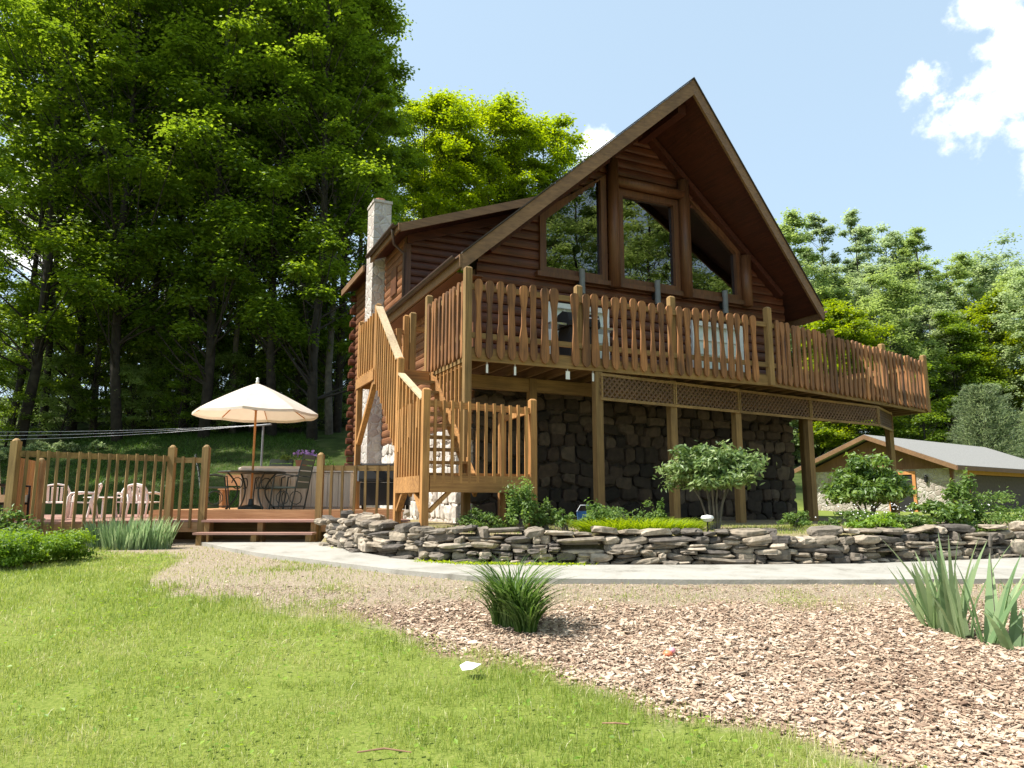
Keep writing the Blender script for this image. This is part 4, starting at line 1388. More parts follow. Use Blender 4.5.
# ------------------------------------------------------------------ dry-stone wall
def stones_mesh(items, name, mat):
    """items: (cx,cy,cz, lx,ly,lz, yaw, tilt)"""
    nu, nv = 10, 5
    V, F, RN = [], [], []
    u = np.arange(nu) / nu * 2 * math.pi
    w = np.linspace(-math.pi / 2, math.pi / 2, nv + 2)
    def pw(a, e): return np.sign(a) * np.abs(a) ** e
    b = 0
    for it in items:
        cx, cy, cz, lx, ly, lz, yaw, tilt = it
        e1, e2 = rng.uniform(.25, .8), rng.uniform(.22, .75)
        UU, WW = np.meshgrid(u, w)
        X = pw(np.cos(WW), e2) * pw(np.cos(UU), e1) * lx / 2
        Y = pw(np.cos(WW), e2) * pw(np.sin(UU), e1) * ly / 2
        Z = pw(np.sin(WW), e2) * lz / 2
        j = rng.normal(0, .075, (3,) + X.shape)
        X = X * (1 + j[0]) ; Y = Y * (1 + j[1]); Z = Z * (1 + j[2] * 1.4) + X * math.tan(tilt) + Y * rng.normal(0, .08)
        taper = 1 + rng.normal(0, .18) * X / lx
        Z = Z * taper
        X[0] = X[0].mean(); Y[0] = Y[0].mean(); X[-1] = X[-1].mean(); Y[-1] = Y[-1].mean()
        c, s = math.cos(yaw), math.sin(yaw)
        P = np.stack([cx + X * c - Y * s, cy + X * s + Y * c, cz + Z], axis=-1).reshape(-1, 3)
        V.append(P)
        n = nv + 2
        ii = np.arange(n * nu).reshape(n, nu)
        q = np.stack([ii[:-1], np.roll(ii[:-1], -1, 1), np.roll(ii[1:], -1, 1), ii[1:]], axis=-1).reshape(-1, 4) + b
        F.append(q); RN.append(np.full(len(q), rng.uniform()))
        b += len(P)
    return np_mesh(name, np.concatenate(V), np.concatenate(F), mat, np.concatenate(RN))


def facing(name, u0, u1, z0, z1, cell, place, mat):
    it = []
    z = z0
    while z < z1:
        hh = cell * rng.uniform(.65, 1.15)
        if z + hh > z1 + .05: hh = max(.12, z1 - z)
        u = u0 - rng.uniform(0, cell * .5)
        while u < u1:
            w_ = cell * rng.uniform(.7, 1.7)
            uc = min(max(u + w_ / 2, u0 + .1), u1 - .1)
            it.append(place(uc, z + hh / 2 + rng.normal(0, .03), min(w_, 2 * (u1 - uc) + .1) * .97, hh * rng.uniform(.85, 1.08)))
            u += w_
        z += hh * .95
    return link_mesh(name, stones_mesh(it, name, mat), house)


M['facing_shaded'] = rnd_mat('shaded_fieldstone', [(0, (0.018, 0.013, 0.010)), (0.35, (0.042, 0.029, 0.020)), (0.7, (0.080, 0.052, 0.034)), (1, (0.115, 0.085, 0.060))], nscale=9)  # front facing stones toned down to hold the under-deck shade
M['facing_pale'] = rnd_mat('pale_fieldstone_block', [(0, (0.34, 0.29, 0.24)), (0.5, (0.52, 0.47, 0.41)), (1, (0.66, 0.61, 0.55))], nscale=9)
facing('stone_facing', UL, UR, 1.0, ZL - .02, .29, lambda u, z, w, h: (u, VF - .015, z, w, .16, h, rng.normal(0, .03), rng.normal(0, .12)), M['facing_shaded'])
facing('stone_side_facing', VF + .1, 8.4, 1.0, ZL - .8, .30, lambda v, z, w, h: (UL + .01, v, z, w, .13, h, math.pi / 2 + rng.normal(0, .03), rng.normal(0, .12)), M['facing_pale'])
wp = np.array(WALL, dtype=float)
wd = np.r_[0, np.cumsum(np.hypot(*np.diff(wp, axis=0).T))]
def wat(s):
    x, y = np.interp(s, wd, wp[:, 0]), np.interp(s, wd, wp[:, 1])
    x2, y2 = np.interp(s + .05, wd, wp[:, 0]), np.interp(s + .05, wd, wp[:, 1])
    x1, y1 = np.interp(s - .05, wd, wp[:, 0]), np.interp(s - .05, wd, wp[:, 1])
    return x, y, math.atan2(y2 - y1, x2 - x1)


items = []
zc0 = .0
while zc0 < .34:
    hh = rng.uniform(.052, .098)
    s = rng.uniform(0, .2) + .25
    while s < wd[-1]:
        L_ = float(np.clip(rng.lognormal(-1.6, .6), .08, .55))
        x, y, yw = wat(s + L_ / 2)
        zb_ = float(ztrue(y)) + .02 + zc0
        n = (-math.sin(yw), math.cos(yw))
        o = zc0 * .22 + rng.normal(0, .04) - .05
        k = rng.uniform()
        hl = hh * rng.uniform(.85, 1.2)
        if k < .30:          # two thin slabs in the place of one stone
            for q in (0, 1):
                items.append((x + n[0] * o, y + n[1] * (o + rng.normal(0, .025)), zb_ + hl * (.25 + .5 * q), L_ * rng.uniform(.85, 1.15), rng.uniform(.2, .34), hl * .64, yw + rng.normal(0, .12), rng.normal(0, .06)))
        elif k < .36 and zc0 < .2:   # tall stone through two courses
            items.append((x + n[0] * o, y + n[1] * o, zb_ + hl * .95, L_ * .98, rng.uniform(.24, .34), hl * 2.1, yw + rng.normal(0, .1), rng.normal(0, .08)))
        elif k < .97:
            items.append((x + n[0] * o, y + n[1] * o, zb_ + hl / 2, L_ * 1.08, rng.uniform(.2, .34), hl * 1.14, yw + rng.normal(0, .14), rng.normal(0, .09)))
        s += L_ * 1.02
    zc0 += hh * .98
s = .1            # cap stones
while s < wd[-1]:
    L_ = float(np.clip(rng.lognormal(-1.42, .5), .11, .46)); x, y, yw = wat(s + L_ / 2); n = (-math.sin(yw), math.cos(yw))
    if rng.uniform() < .86:
        hl = rng.uniform(.05, .09) * (1.7 if rng.uniform() < .12 else 1)
        items.append((x + n[0] * .08, y + n[1] * .08, float(ztrue(y)) + .43 + rng.normal(0, .018), L_, rng.uniform(.28, .42), hl, yw + rng.normal(0, .28), rng.normal(0, .10)))
    s += L_ * .98
for i in range(38):   # heap at the left end
    x, y, yw = wat(rng.uniform(.0, 1.5)); n = (-math.sin(yw), math.cos(yw))
    o = rng.uniform(-.12, .55)
    zz = float(ztrue(y)) + rng.uniform(.05, .52) * (1 - abs(o - .2) * .7)
    items.append((x + n[0] * o, y + n[1] * o, zz, rng.uniform(.18, .42), rng.uniform(.16, .3), rng.uniform(.08, .17), rng.uniform(0, 3), rng.normal(0, .2)))
dw_ = link_mesh('stone_wall', stones_mesh(items, 'stone_wall', M['wallstone']))
tag(dw_, 'low dry-stacked fieldstone retaining wall edging the garden bed', 'stone wall')

# ------------------------------------------------------------------ leaves, blades
def leaf_quads(cen, dirv, nrm, L_, W_, fold=.0):
    """rhombic leaves; arrays (n,3)"""
    side = np.cross(dirv, nrm); side /= np.linalg.norm(side, axis=1, keepdims=True) + 1e-9
    L_ = np.asarray(L_).reshape(-1, 1); W_ = np.asarray(W_).reshape(-1, 1)
    up = np.cross(side, dirv)
    v0 = cen - dirv * L_ * .5
    v1 = cen + side * W_ * .5 + up * W_ * fold
    v2 = cen + dirv * L_ * .5
    v3 = cen - side * W_ * .5 + up * W_ * fold
    V = np.stack([v0, v1, v2, v3], axis=1).reshape(-1, 3)
    F = np.arange(len(V)).reshape(-1, 4)
    return V, F


def unit(n, r):
    v = r.normal(size=(n, 3)); return v / (np.linalg.norm(v, axis=1, keepdims=True) + 1e-9)


def foliage(lobes, n_per, L_, W_, r, up=.6, shell=.45):
    """lobes: (m,6) centre + radii. returns V,F,rnd"""
    m = len(lobes)
    n = m * n_per
    li = np.repeat(np.arange(m), n_per)
    d = unit(n, r)
    d[:, 2] = np.where(d[:, 2] < -.3, -d[:, 2] * .6, d[:, 2])
    rad = shell + (1 - shell) * r.uniform(size=n)
    rad *= 1 + .28 * r.normal(size=n) * (r.uniform(size=n) < .5)
    c = lobes[li, :3] + d * rad[:, None] * lobes[li, 3:6]
    nrm = unit(n, r) * .8 + d * .5 + np.array([0, 0, up]); nrm /= np.linalg.norm(nrm, axis=1, keepdims=True)
    dv = unit(n, r) + d * .4 - np.array([0, 0, .25]); dv -= nrm * (dv * nrm).sum(1, keepdims=True); dv /= np.linalg.norm(dv, axis=1, keepdims=True) + 1e-9
    sz = r.uniform(.65, 1.25, n)
    V, F = leaf_quads(c, dv, nrm, L_ * sz, W_ * sz, .12)
    lr = r.uniform(size=m)
    return V, F, np.clip(.45 * lr[li] + .55 * r.uniform(size=n), 0, 1)


def tree_meshes(seed, H, cb, Rc, nl, npl, leaf=.17, mat='leaf_dark', lobe=(.85, 1.6), airy=.45, bark='bark', shape='round'):
    r = np.random.default_rng(seed)
    lob = []
    for i in range(nl):
        t = (i + r.uniform()) / nl
        if shape == 'round': prof = 1.25 * (t + .05) ** .38 * (1.02 - t) ** .45
        elif shape == 'tall': prof = 1.1 * (t + .1) ** .25 * (1.03 - t) ** .6
        else: prof = (1.02 - t) ** .8 * 1.1
        a = r.uniform(0, 2 * math.pi) + i * 2.4
        rr = Rc * prof * math.sqrt(r.uniform(.08, 1)) * r.uniform(.8, 1.18)
        lr = r.uniform(*lobe) * (1.0 - .35 * t * (shape != 'round'))
        lob.append((rr * math.cos(a), rr * math.sin(a), cb + (H - cb - .6) * t + r.normal(0, .5), lr, lr, lr * r.uniform(.6, 1.05)))
    lob = np.array(lob)
    V, F, rn = foliage(lob, npl, leaf, leaf * .72, r, shell=airy * .6, up=1.25)
    ns = int(nl * npl * .14)      # loose sprays between the leaf masses
    i0 = r.integers(0, nl, ns // 20); i1 = r.integers(0, nl, ns // 20); tt = r.uniform(.3, .7, ns // 20)[:, None]
    c_ = lob[i0, :3] * tt + lob[i1, :3] * (1 - tt); far = np.linalg.norm(lob[i0, :3] - lob[i1, :3], axis=1) < Rc * .9
    c_ = c_[far]
    if len(c_):
        V2, F2, rn2 = foliage(np.concatenate([c_, np.full((len(c_), 3), .55)], 1), 20, leaf, leaf * .72, r, shell=.1, up=1.25)
        F = np.concatenate([F, F2 + len(V)]); V = np.concatenate([V, V2]); rn = np.concatenate([rn, rn2])
    crown = np_mesh('crown', V, F, M[mat], rn)
    mb = MB()
    bend = r.normal(0, .25, (6, 2)); bend[0] = 0
    zs = [0, .12, .3, .5, .7, .9]
    cx = np.cumsum(bend[:, 0]) * .6; cy = np.cumsum(bend[:, 1]) * .6
    r0 = .0060 * H + .02
    mb.tube([(cx[i], cy[i], zs[i] * H - (.3 if i == 0 else 0)) for i in range(6)], [r0 * 1.25, r0, r0 * .82, r0 * .6, r0 * .36, .03], 9)
    for l in lob:
        dist = math.hypot(l[0], l[1])
        z0 = max(cb * .55, l[2] - dist * r.uniform(.5, 1.0) - .4)
        q = np.interp(z0 / H, zs, cx), np.interp(z0 / H, zs, cy)
        mid = ((q[0] + l[0]) * .5 + r.normal(0, .15), (q[1] + l[1]) * .5 + r.normal(0, .15), (z0 + l[2]) * .5 - .12 * dist * .5)
        b = max(.02, r0 * .34 * (1 - z0 / H))
        mb.tube([(q[0], q[1], z0), mid, (l[0], l[1], l[2])], [b, b * .65, .012], 5, cap=False)
    trunk = mb.mesh('trunk', M[bark], smooth=True)
    return trunk, crown


def conifer_meshes(seed, H, Rc, n=7000, leaf=.16):
    r = np.random.default_rng(seed)
    t = r.uniform(0, 1, n) ** .8
    whorl = np.floor(t * 16) / 16 + r.normal(0, .012, n)
    ang = r.integers(0, 9, n) * (2 * math.pi / 9) + np.floor(t * 16) * .7 + r.normal(0, .16, n)
    q = r.uniform(.15, 1, n) ** .7
    key = (np.floor(t * 16) * 9).astype(int) + np.round((ang - np.floor(t * 16) * .7) / (2 * math.pi / 9)).astype(int) % 9
    blen = r.uniform(.62, 1.12, 16 * 9 + 20)
    rad = Rc * (1.02 - whorl) ** .55 * q * blen[np.clip(key, 0, 160)]
    c = np.stack([rad * np.cos(ang), rad * np.sin(ang), H * (.06 + .92 * whorl) + rad * .22 + r.normal(0, .07, n)], axis=1)
    d = np.stack([np.cos(ang), np.sin(ang), np.full(n, .5)], axis=1) + r.normal(0, .6, (n, 3)); d /= np.linalg.norm(d, axis=1, keepdims=True)
    nrm = unit(n, r); nrm -= d * (nrm * d).sum(1, keepdims=True); nrm /= np.linalg.norm(nrm, axis=1, keepdims=True)
    V, F = leaf_quads(c, d, nrm, leaf * r.uniform(.8, 1.6, n), np.full(n, .045))
    crown = np_mesh('crown', V, F, M['needle'], r.uniform(size=n))
    mb = MB(); mb.tube([(0, 0, -.2), (0, 0, H * .5), (0, 0, H * .97)], [.14, .08, .015], 8)
    for k in range(16):
        for j in range(9):
            a = j * 2 * math.pi / 9 + k * .7; t_ = k / 16; L2 = Rc * (1.02 - t_) ** .5 * .9
            z = H * (.06 + .92 * t_)
            mb.tube([(0, 0, z), (L2 * math.cos(a), L2 * math.sin(a), z + L2 * .22)], [.02, .006], 4, cap=False)
    return mb.mesh('trunk', M['bark'], smooth=True), crown


def spot(px, d):
    return (px - 512) / 735.0 * d


VAR = {
    'a': tree_meshes(1, 24, 4.0, 4.9, 104, 420, leaf=.165, lobe=(.55, 1.3)),
    'b': tree_meshes(2, 25, 3.4, 4.5, 104, 420, leaf=.165, lobe=(.55, 1.25)),
    'c': tree_meshes(3, 23, 4.5, 5.2, 98, 430, leaf=.165, lobe=(.65, 1.4)),
    'd': tree_meshes(4, 26, 2.8, 4.3, 104, 420, leaf=.165, lobe=(.6, 1.25), shape='tall'),
    'e': tree_meshes(5, 22, 5.0, 6.0, 130, 420, leaf=.22, mat='leaf_bright', lobe=(.75, 1.55)),
    'f': tree_meshes(6, 20, 2.0, 5.0, 140, 220, leaf=.23, mat='leaf_mid', lobe=(.6, 1.25), airy=.3),
    'g': tree_meshes(7, 21, 2.5, 3.4, 96, 210, leaf=.21, mat='leaf_grey', lobe=(.55, 1.15), shape='tall', airy=.3),
    'h': tree_meshes(8, 16, .8, 5.6, 110, 340, leaf=.25, mat='leaf_bright', lobe=(.8, 1.5)),
    'i': tree_meshes(9, 17, .8, 5.4, 140, 240, leaf=.23, mat='leaf_grey', lobe=(.65, 1.3), airy=.3),
    's': tree_meshes(10, 6.5, .8, 2.5, 46, 170, leaf=.15, mat='leaf_dark', lobe=(.4, .85)),
    't': tree_meshes(11, 5.0, .4, 2.4, 44, 170, leaf=.15, mat='leaf_mid', lobe=(.4, .85)),
}


def tree(kind, name, label, x, y, rz, sc=1.0, group=None, sz=None, cat='tree', mats=None):
    t = thing(name, label, cat, (x, y, tz(x, y)), rz, group)
    t.scale = (sc, sc, sz if sz else sc)
    trunk, crown = VAR[kind]
    link_mesh('trunk', trunk, t)
    c = link_mesh('crown', crown, t)
    if mats:
        c.material_slots[0].link = 'OBJECT'; c.material_slots[0].material = M[mats]
    return t


VAR['k'] = tree_meshes(31, 21, 10.5, 2.6, 60, 200, leaf=.19, lobe=(.45, .95))
VAR['m'] = tree_meshes(32, 19, 9.0, 2.4, 54, 200, leaf=.19, lobe=(.45, .95), bark='bark_pale')
GF = 'tall maples in the wooded bank on the left'
LF = 'tall shaded maple with slim dark trunk in the wooded bank behind the patio'
# front rank of the wooded bank, left to right
FR = [(18, 27, 'a', 1.04, 'tall maple with leaning trunk above the board panel at the left edge'),
      (70, 31, 'b', 1.05, None), (118, 27.5, 'c', 1.08, 'tall maple whose trunk rises behind the white resin chairs'),
      (165, 33, 'd', 1.0, None), (203, 28, 'b', 1.06, 'thick-trunked tall maple just left of the umbrella'),
      (246, 33, 'c', 1.05, None), (272, 29, 'a', 1.06, 'tall maple rising directly behind the umbrella top'),
      (312, 28.0, 'd', .98, 'maple with a sunlit pale lower trunk right of the umbrella'),
      (336, 30, 'b', .90, 'tall maple standing just left of the stone chimney'),
      (30, 38, 'd', 1.05, None), (130, 41, 'a', 1.05, None), (225, 42, 'c', 1.05, None), (318, 39, 'a', .92, None),
      (-75, 30, 'b', 1.05, None), (70, 49, 'c', 1.1, None)]
for i, (px, d, k, sc, lab) in enumerate(FR):
    tree(k, 'maple_tree', lab or LF, spot(px, d), d, i * 1.7, sc, GF)
for i, (x, y, k, sc) in enumerate(((-16.8, 19.2, 'c', .66), (-19.5, 17.0, 'a', .62), (-20.0, 22.5, 'b', .7))):  # unseen trees added to keep sun off the yard
    tree(k, 'maple_tree', 'maple added out of view at the left to shade the yard behind the patio', x, y, i * 2.1, sc, 'unseen maples added for yard shade')
# slim poles between the big trunks
for i, (px, d, k) in enumerate(((42, 29, 'k'), (92, 30, 'm'), (137, 31.5, 'k'), (182, 30.5, 'k'), (232, 30, 'm'), (258, 31.5, 'k'), (292, 30, 'k'), (329, 29.5, 'm'), (352, 33, 'k'), (8, 31, 'k'), (155, 36, 'm'), (214, 37, 'k'), (300, 36, 'm'), (372, 38, 'k'))):
    tree(k, 'slim_maple', 'slim bare-stemmed maple pole between the bigger trunks of the wooded bank', spot(px, d), d, i * 1.9, .92 + .04 * (i % 4), 'slim poles in the wooded bank')
# understorey
US = [(95, 29, 's', .8), (150, 30.5, 't', .9), (225, 31, 's', .75), (290, 32, 't', .9), (340, 33, 's', .8), (30, 33, 't', 1.0), (128, 35, 's', 1.0), (200, 36, 't', 1.0), (262, 37, 's', 1.0), (385, 36, 's', 1.0), (5, 27, 's', .6), (60, 29, 't', .7), (178, 28.5, 's', .62), (130, 28.5, 't', .6), (222, 29.5, 't', .7), (300, 30, 's', .62), (328, 31, 't', .8), (250, 30.5, 's', .66), (80, 34, 's', 1.0), (170, 34, 't', 1.1), (360, 34, 't', 1.0), (20, 30, 'd2', 1)]
US += [(50, 40, 't', 1.3), (105, 42, 's', 1.2), (160, 44, 't', 1.4), (210, 43, 's', 1.2), (255, 45, 't', 1.4), (300, 44, 's', 1.2), (345, 42, 't', 1.3), (-5, 38, 's', 1.1), (25, 45, 't', 1.4), (130, 48, 's', 1.3), (185, 50, 's', 1.3), (280, 50, 't', 1.5)]
US = [u for u in US if u[2] != 'd2']
for i, (px, d, k, sc) in enumerate(US):
    tree(k, 'young_tree', 'slender young tree growing among the trunks of the wooded bank', spot(px, d), d, i * 2.3, sc, 'young trees under the maples')
# bright trees behind the roof
for i, (px, d, k, sc, lab) in enumerate(((428, 43, 'e', .90, 'sunlit yellow-green tree rising above the chimney'), (482, 45, 'e', .92, 'sunlit yellow-green tree above the dormer roof'),
                                         (534, 47, 'e', .95, 'sunlit yellow-green tree beside the left slope of the gable'), (452, 52, 'e', .96, 'sunlit tree standing behind the pair above the dormer'))):
    tree(k, 'maple_tree', lab, spot(px, d), d, i * 1.3, sc, 'sunlit trees behind the roof')
# right-hand hillside
RT = [(795, 62, 'f', 1.10, 'leaf_mid', 'green tree just right of the gable roof end'), (832, 66, 'g', 1.12, 'leaf_grey', 'tall airy poplar second from the gable roof end'),
      (872, 66, 'g', 1.13, 'leaf_grey', 'tallest airy poplar on the right hillside, above the deck rail'), (850, 56, 'h', .82, 'leaf_bright', 'low yellow-green tree above the right deck railing'),
      (900, 70, 'f', 1.15, 'leaf_grey', None), (932, 66, 'g', 1.06, 'leaf_mid', 'tall poplar with a ragged top above the end of the deck railing'),
      (965, 70, 'f', 1.0, 'leaf_mid', None), (1005, 72, 'i', 1.2, 'leaf_grey', None), (895, 58, 'i', .92, 'leaf_mid', 'rounded tree behind the end post of the deck'),
      (1040, 66, 'h', 1.1, 'leaf_mid', None), (1060, 56, 'i', .95, 'leaf_grey', None), (955, 60, 'h', .78, 'leaf_dark', 'dark dense tree behind the garage roof'), (1003, 61, 'h', .92, 'leaf_bright', 'bright green tree behind the pine at the right edge'),
      (760, 70, 'f', 1.0, 'leaf_mid', None), (918, 54, 's', 1.3, 'leaf_dark', 'small dark tree at the end of the deck, behind the garage'), (822, 60, 'i', .8, 'leaf_bright', None), (1100, 62, 'f', 1.1, 'leaf_mid', None), (812, 73, 'f', 1.05, 'leaf_grey', None), (852, 75, 'f', 1.0, 'leaf_mid', None), (915, 76, 'i', 1.15, 'leaf_mid', None), (980, 75, 'i', 1.15, 'leaf_grey', None), (778, 60, 'i', .95, 'leaf_grey', None), (842, 64, 'i', 1.0, 'leaf_mid', None), (940, 62, 'i', .85, 'leaf_grey', None), (885, 64, 'f', .9, 'leaf_grey', None), (700, 72, 'i', 1.0, 'leaf_mid', None)]
for i, (px, d, k, sc, mt, lab) in enumerate(RT):
    tree(k, 'hillside_tree', lab or 'pale green leafy tree in the mass of the right hillside wood', spot(px, d), d, i * 1.1, sc, 'trees on the right hillside', mats=mt)
VAR['p'] = conifer_meshes(21, 7.0, 3.3, 13000, .24)
for i, (px, d, sc, lab) in enumerate(((986, 44, 1.0, 'soft rounded pine standing right behind the garage roof'), (1046, 46, .9, 'pine cut by the right edge behind the garage'))):
    tree('p', 'pine_tree', lab, spot(px, d), d, i, sc, 'pines behind the garage')
# trees across the garden, seen mirrored in the tall windows
for i, (x, y, k, sc) in enumerate(((25, 3, 'a', .95), (31, -4, 'c', 1.0), (33, 4, 'b', 1.0), (24, -8, 'd', .9), (38, -1, 'a', 1.05), (29, 9, 'c', .85), (36, 11, 'b', .95), (20, -15, 'c', 1.0), (21, -2, 'b', .95), (26, -2.5, 'd', 1.05), (18.5, -7, 'a', .9), (28, -9, 'c', 1.1), (22.5, 6.5, 'c', .9))):
    tree(k, 'garden_tree', 'leafy tree across the garden, mirrored in the tall gable windows', x, y, i * 1.9, sc, 'trees mirrored in the windows', mats='leaf_mid')

# ------------------------------------------------------------------ garage
GR, GD = Vector((18.33, 30.43, 0)), (Vector((.795, .606, 0)), Vector((-.606, .795, 0)))
ga = math.atan2(.606, .795)
gar = thing('garage', 'low stone garage with pale grey roof and brown door right of the house', 'garage', (GR.x, GR.y, 0), ga)
GW, GL, GE = 7.45, 13.0, 3.0       # eave to eave, length, eave height
mb = MB(); mb.prism([(.5, .4, .9), (.5, GW - .4, .9), (.5, GW - .4, 3.02), (.5, .4, 3.02)], (.25, 0, 0)); mb.build('stone_wall_front', M['stone_garage'], gar)
mb = MB(); mb.prism([(.48, .42, 2.95), (.48, GW - .42, 2.95), (.48, GW / 2, 4.35)], (.2, 0, 0)); mb.build('gable_boards', M['gable_brown'], gar)
mb = MB(); mb.span((.76, .4, .9), (2.0, .65, 2.98)); mb.build('stone_pier', M['stone_garage'], gar)
mb = MB(); mb.span((2.22, .5, .9), (GL - 1, .58, 2.7)); mb.build('garage_door', M['brown_door'], gar)
mb = MB(); mb.span((2.05, .42, .9), (2.2, .6, 2.95)); mb.span((2.2, .42, 2.72), (GL - 1, .56, 2.95)); mb.build('garage_door_frame', M['frame_orange'], gar)
mb = MB(); mb.span((.45, .37, .9), (.6, .5, 3.0)); mb.build('corner_board', M['trim'], gar)
mb = MB(); mb.span((GL - .3, .45, .9), (GL - .1, GW - .4, 3.0)); mb.span((.8, GW - .6, .9), (GL - .3, GW - .4, 3.0)); mb.build('rear_wall', M['gable_brown'], gar)
mb = MB(); rz_ = 4.56
mb.prism([(-.12, -.05, GE + .04), (-.12, GW / 2, rz_), (-.12, GW + .05, GE + .04), (-.12, GW + .05, GE - .06), (-.12, GW / 2, rz_ - .11), (-.12, -.05, GE - .06)], (GL + .4, 0, 0))
gro = mb.build('roof', M['shingle_grey'], gar)
for s, (ya, yb) in enumerate(((-.05, GW / 2), (GW + .05, GW / 2))):
    mb = MB(); mb.prism([(-.125, ya, GE + .02), (-.125, yb, rz_ - .02), (-.125, yb, rz_ - .22), (-.125, ya, GE - .18)], (-.035, 0, 0)); mb.build('rake_board', M['fascia'], gro)
mb = MB(); mb.prism([(-.15, -.06, GE + .02), (GL + .3, -.06, GE + .02), (GL + .3, -.06, GE - .16), (-.15, -.06, GE - .16)], (0, -.03, 0)); mb.build('eave_board', M['gable_brown'], gro)
# door in the gable wall
mb = MB(); y0, y1 = 1.9, 3.1
mb.span((.44, y0, .95), (.52, y0 + .13, 2.72)); mb.span((.44, y1 - .13, .95), (.52, y1, 2.72)); mb.span((.438, y0, 2.72), (.522, y1, 2.86)); dfr = mb.build('door_frame', M['frame_orange'], gar)
mb = MB(); mb.span((.47, y0 + .13, .95), (.495, y1 - .13, 2.72)); mb.build('dark_doorway_sheet', M['black'], dfr)  # black sheet stands in for the dark inside an open doorway
gl = thing('wall_lantern', 'small black wall lantern beside the garage door', 'lantern', GR + GD[0] * .42 + GD[1] * 1.45 + Vector((0, 0, 2.35)), ga)
mb = MB(); mb.lathe([(0, .0), (.06, .02), (.08, .22), (.1, .24), (0, .34)], n=10); mb.build('lantern_body', M['black'], gl)
mb = MB(); mb.span((0, -.03, .24), (.09, .03, .30)); mb.build('bracket', M['black'], gl)

# ------------------------------------------------------------------ plants
def shrub(name, label, cat, loc, rx, ry, rz, nl, npl, leaf, mat, zoff=.0, stems=6, group=None, lob=.3, seed=1, wfac=.5, up=.5):
    r = np.random.default_rng(seed)
    t = thing(name, label, cat, loc, 0, group)
    d = unit(nl, r); d[:, 2] = np.abs(d[:, 2])
    q = r.uniform(.2, 1.0, nl) ** .55 * r.uniform(.8, 1.2, nl)
    c = d * q[:, None] * np.array([rx, ry, rz]) * .85
    c[:, 2] += zoff
    ls = lob * r.uniform(.7, 1.25, nl)
    L_ = np.concatenate([c, np.stack([ls * rx, ls * ry, ls * rz * .9], 1)], axis=1)
    V, F, rn = foliage(L_, npl, leaf, leaf * wfac, r, up=up, shell=.25)
    link_mesh('leaves', np_mesh('leaves', V, F, M[mat], rn), t)
    if stems:
        mb = MB()
        for i in range(stems):
            a = 2 * math.pi * i / stems; p = c[r.integers(0, nl)]
            mb.tube([(.05 * math.cos(a), .05 * math.sin(a), -.05), (p[0] * .35, p[1] * .35, zoff * .6 + .08), (p[0] * .8, p[1] * .8, p[2])], [.022, .016, .006], 5, cap=False)
        mb.build('stems', M['bark_pale'], t, smooth=True)
    return t


def blades_mesh(n, hgt, wid, spread, droop, r, ell=(1, 1), seg=4, mat='iris', lean=.35):
    """strap leaves from a tuft"""
    a = r.uniform(0, 2 * math.pi, n)
    rr = np.sqrt(r.uniform(0, 1, n)) * spread
    bx, by = rr * np.cos(a) * ell[0], rr * np.sin(a) * ell[1]
    ad = a + r.normal(0, .7, n)
    out = lean * (.3 + rr / max(spread, 1e-6)) * r.uniform(.4, 1.3, n)
    h_ = hgt * r.uniform(.55, 1.1, n)
    w = wid * r.uniform(.7, 1.2, n)
    V = np.zeros((n, (seg + 1) * 2, 3))
    sd = np.stack([-np.sin(ad + r.normal(0, .6, n)), np.cos(ad), np.zeros(n)], 1)
    for i in range(seg + 1):
        t = i / seg
        o = out * h_ * t + droop * h_ * t ** 2.4 * (.5 + out)
        z = h_ * (t - droop * (.35 + out * .6) * t ** 2.6)
        p = np.stack([bx + o * np.cos(ad), by + o * np.sin(ad), z], 1)
        ww = w * (1 - t ** 2.2) * .5 + .0008
        V[:, 2 * i] = p - sd * ww[:, None]; V[:, 2 * i + 1] = p + sd * ww[:, None]
    m = (seg + 1) * 2
    f = np.array([[2 * i, 2 * i + 1, 2 * i + 3, 2 * i + 2] for i in range(seg)])
    F = (np.arange(n)[:, None, None] * m + f[None]).reshape(-1, 4)
    return V.reshape(-1, 3), F, np.repeat(r.uniform(size=n), seg)


def blade_clump(name, label, cat, loc, n, hgt, wid, spread, droop, mat, ell=(1, 1), seed=1, lean=.35, group=None, seg=5, tufts=((0, 0, 1, 1),)):
    r = np.random.default_rng(seed)
    VV, FF, RR, b = [], [], [], 0
    for (dx, dy, k, hs) in tufts:
        V, F, rn = blades_mesh(int(n * k), hgt * hs, wid, spread, droop * r.uniform(.8, 1.25), r, ell, seg, mat, lean * r.uniform(.8, 1.3))
        VV.append(V + np.array([dx, dy, 0])); FF.append(F + b); RR.append(rn); b += len(V)
    V, F, rn = np.concatenate(VV), np.concatenate(FF), np.concatenate(RR)
    o = link_mesh(name, np_mesh(name, V, F, M[mat], rn), None, loc)
    return tag(o, label, cat, group)


def L3(x, y, dz=0.0): return (x, y, tz(x, y) + dz)


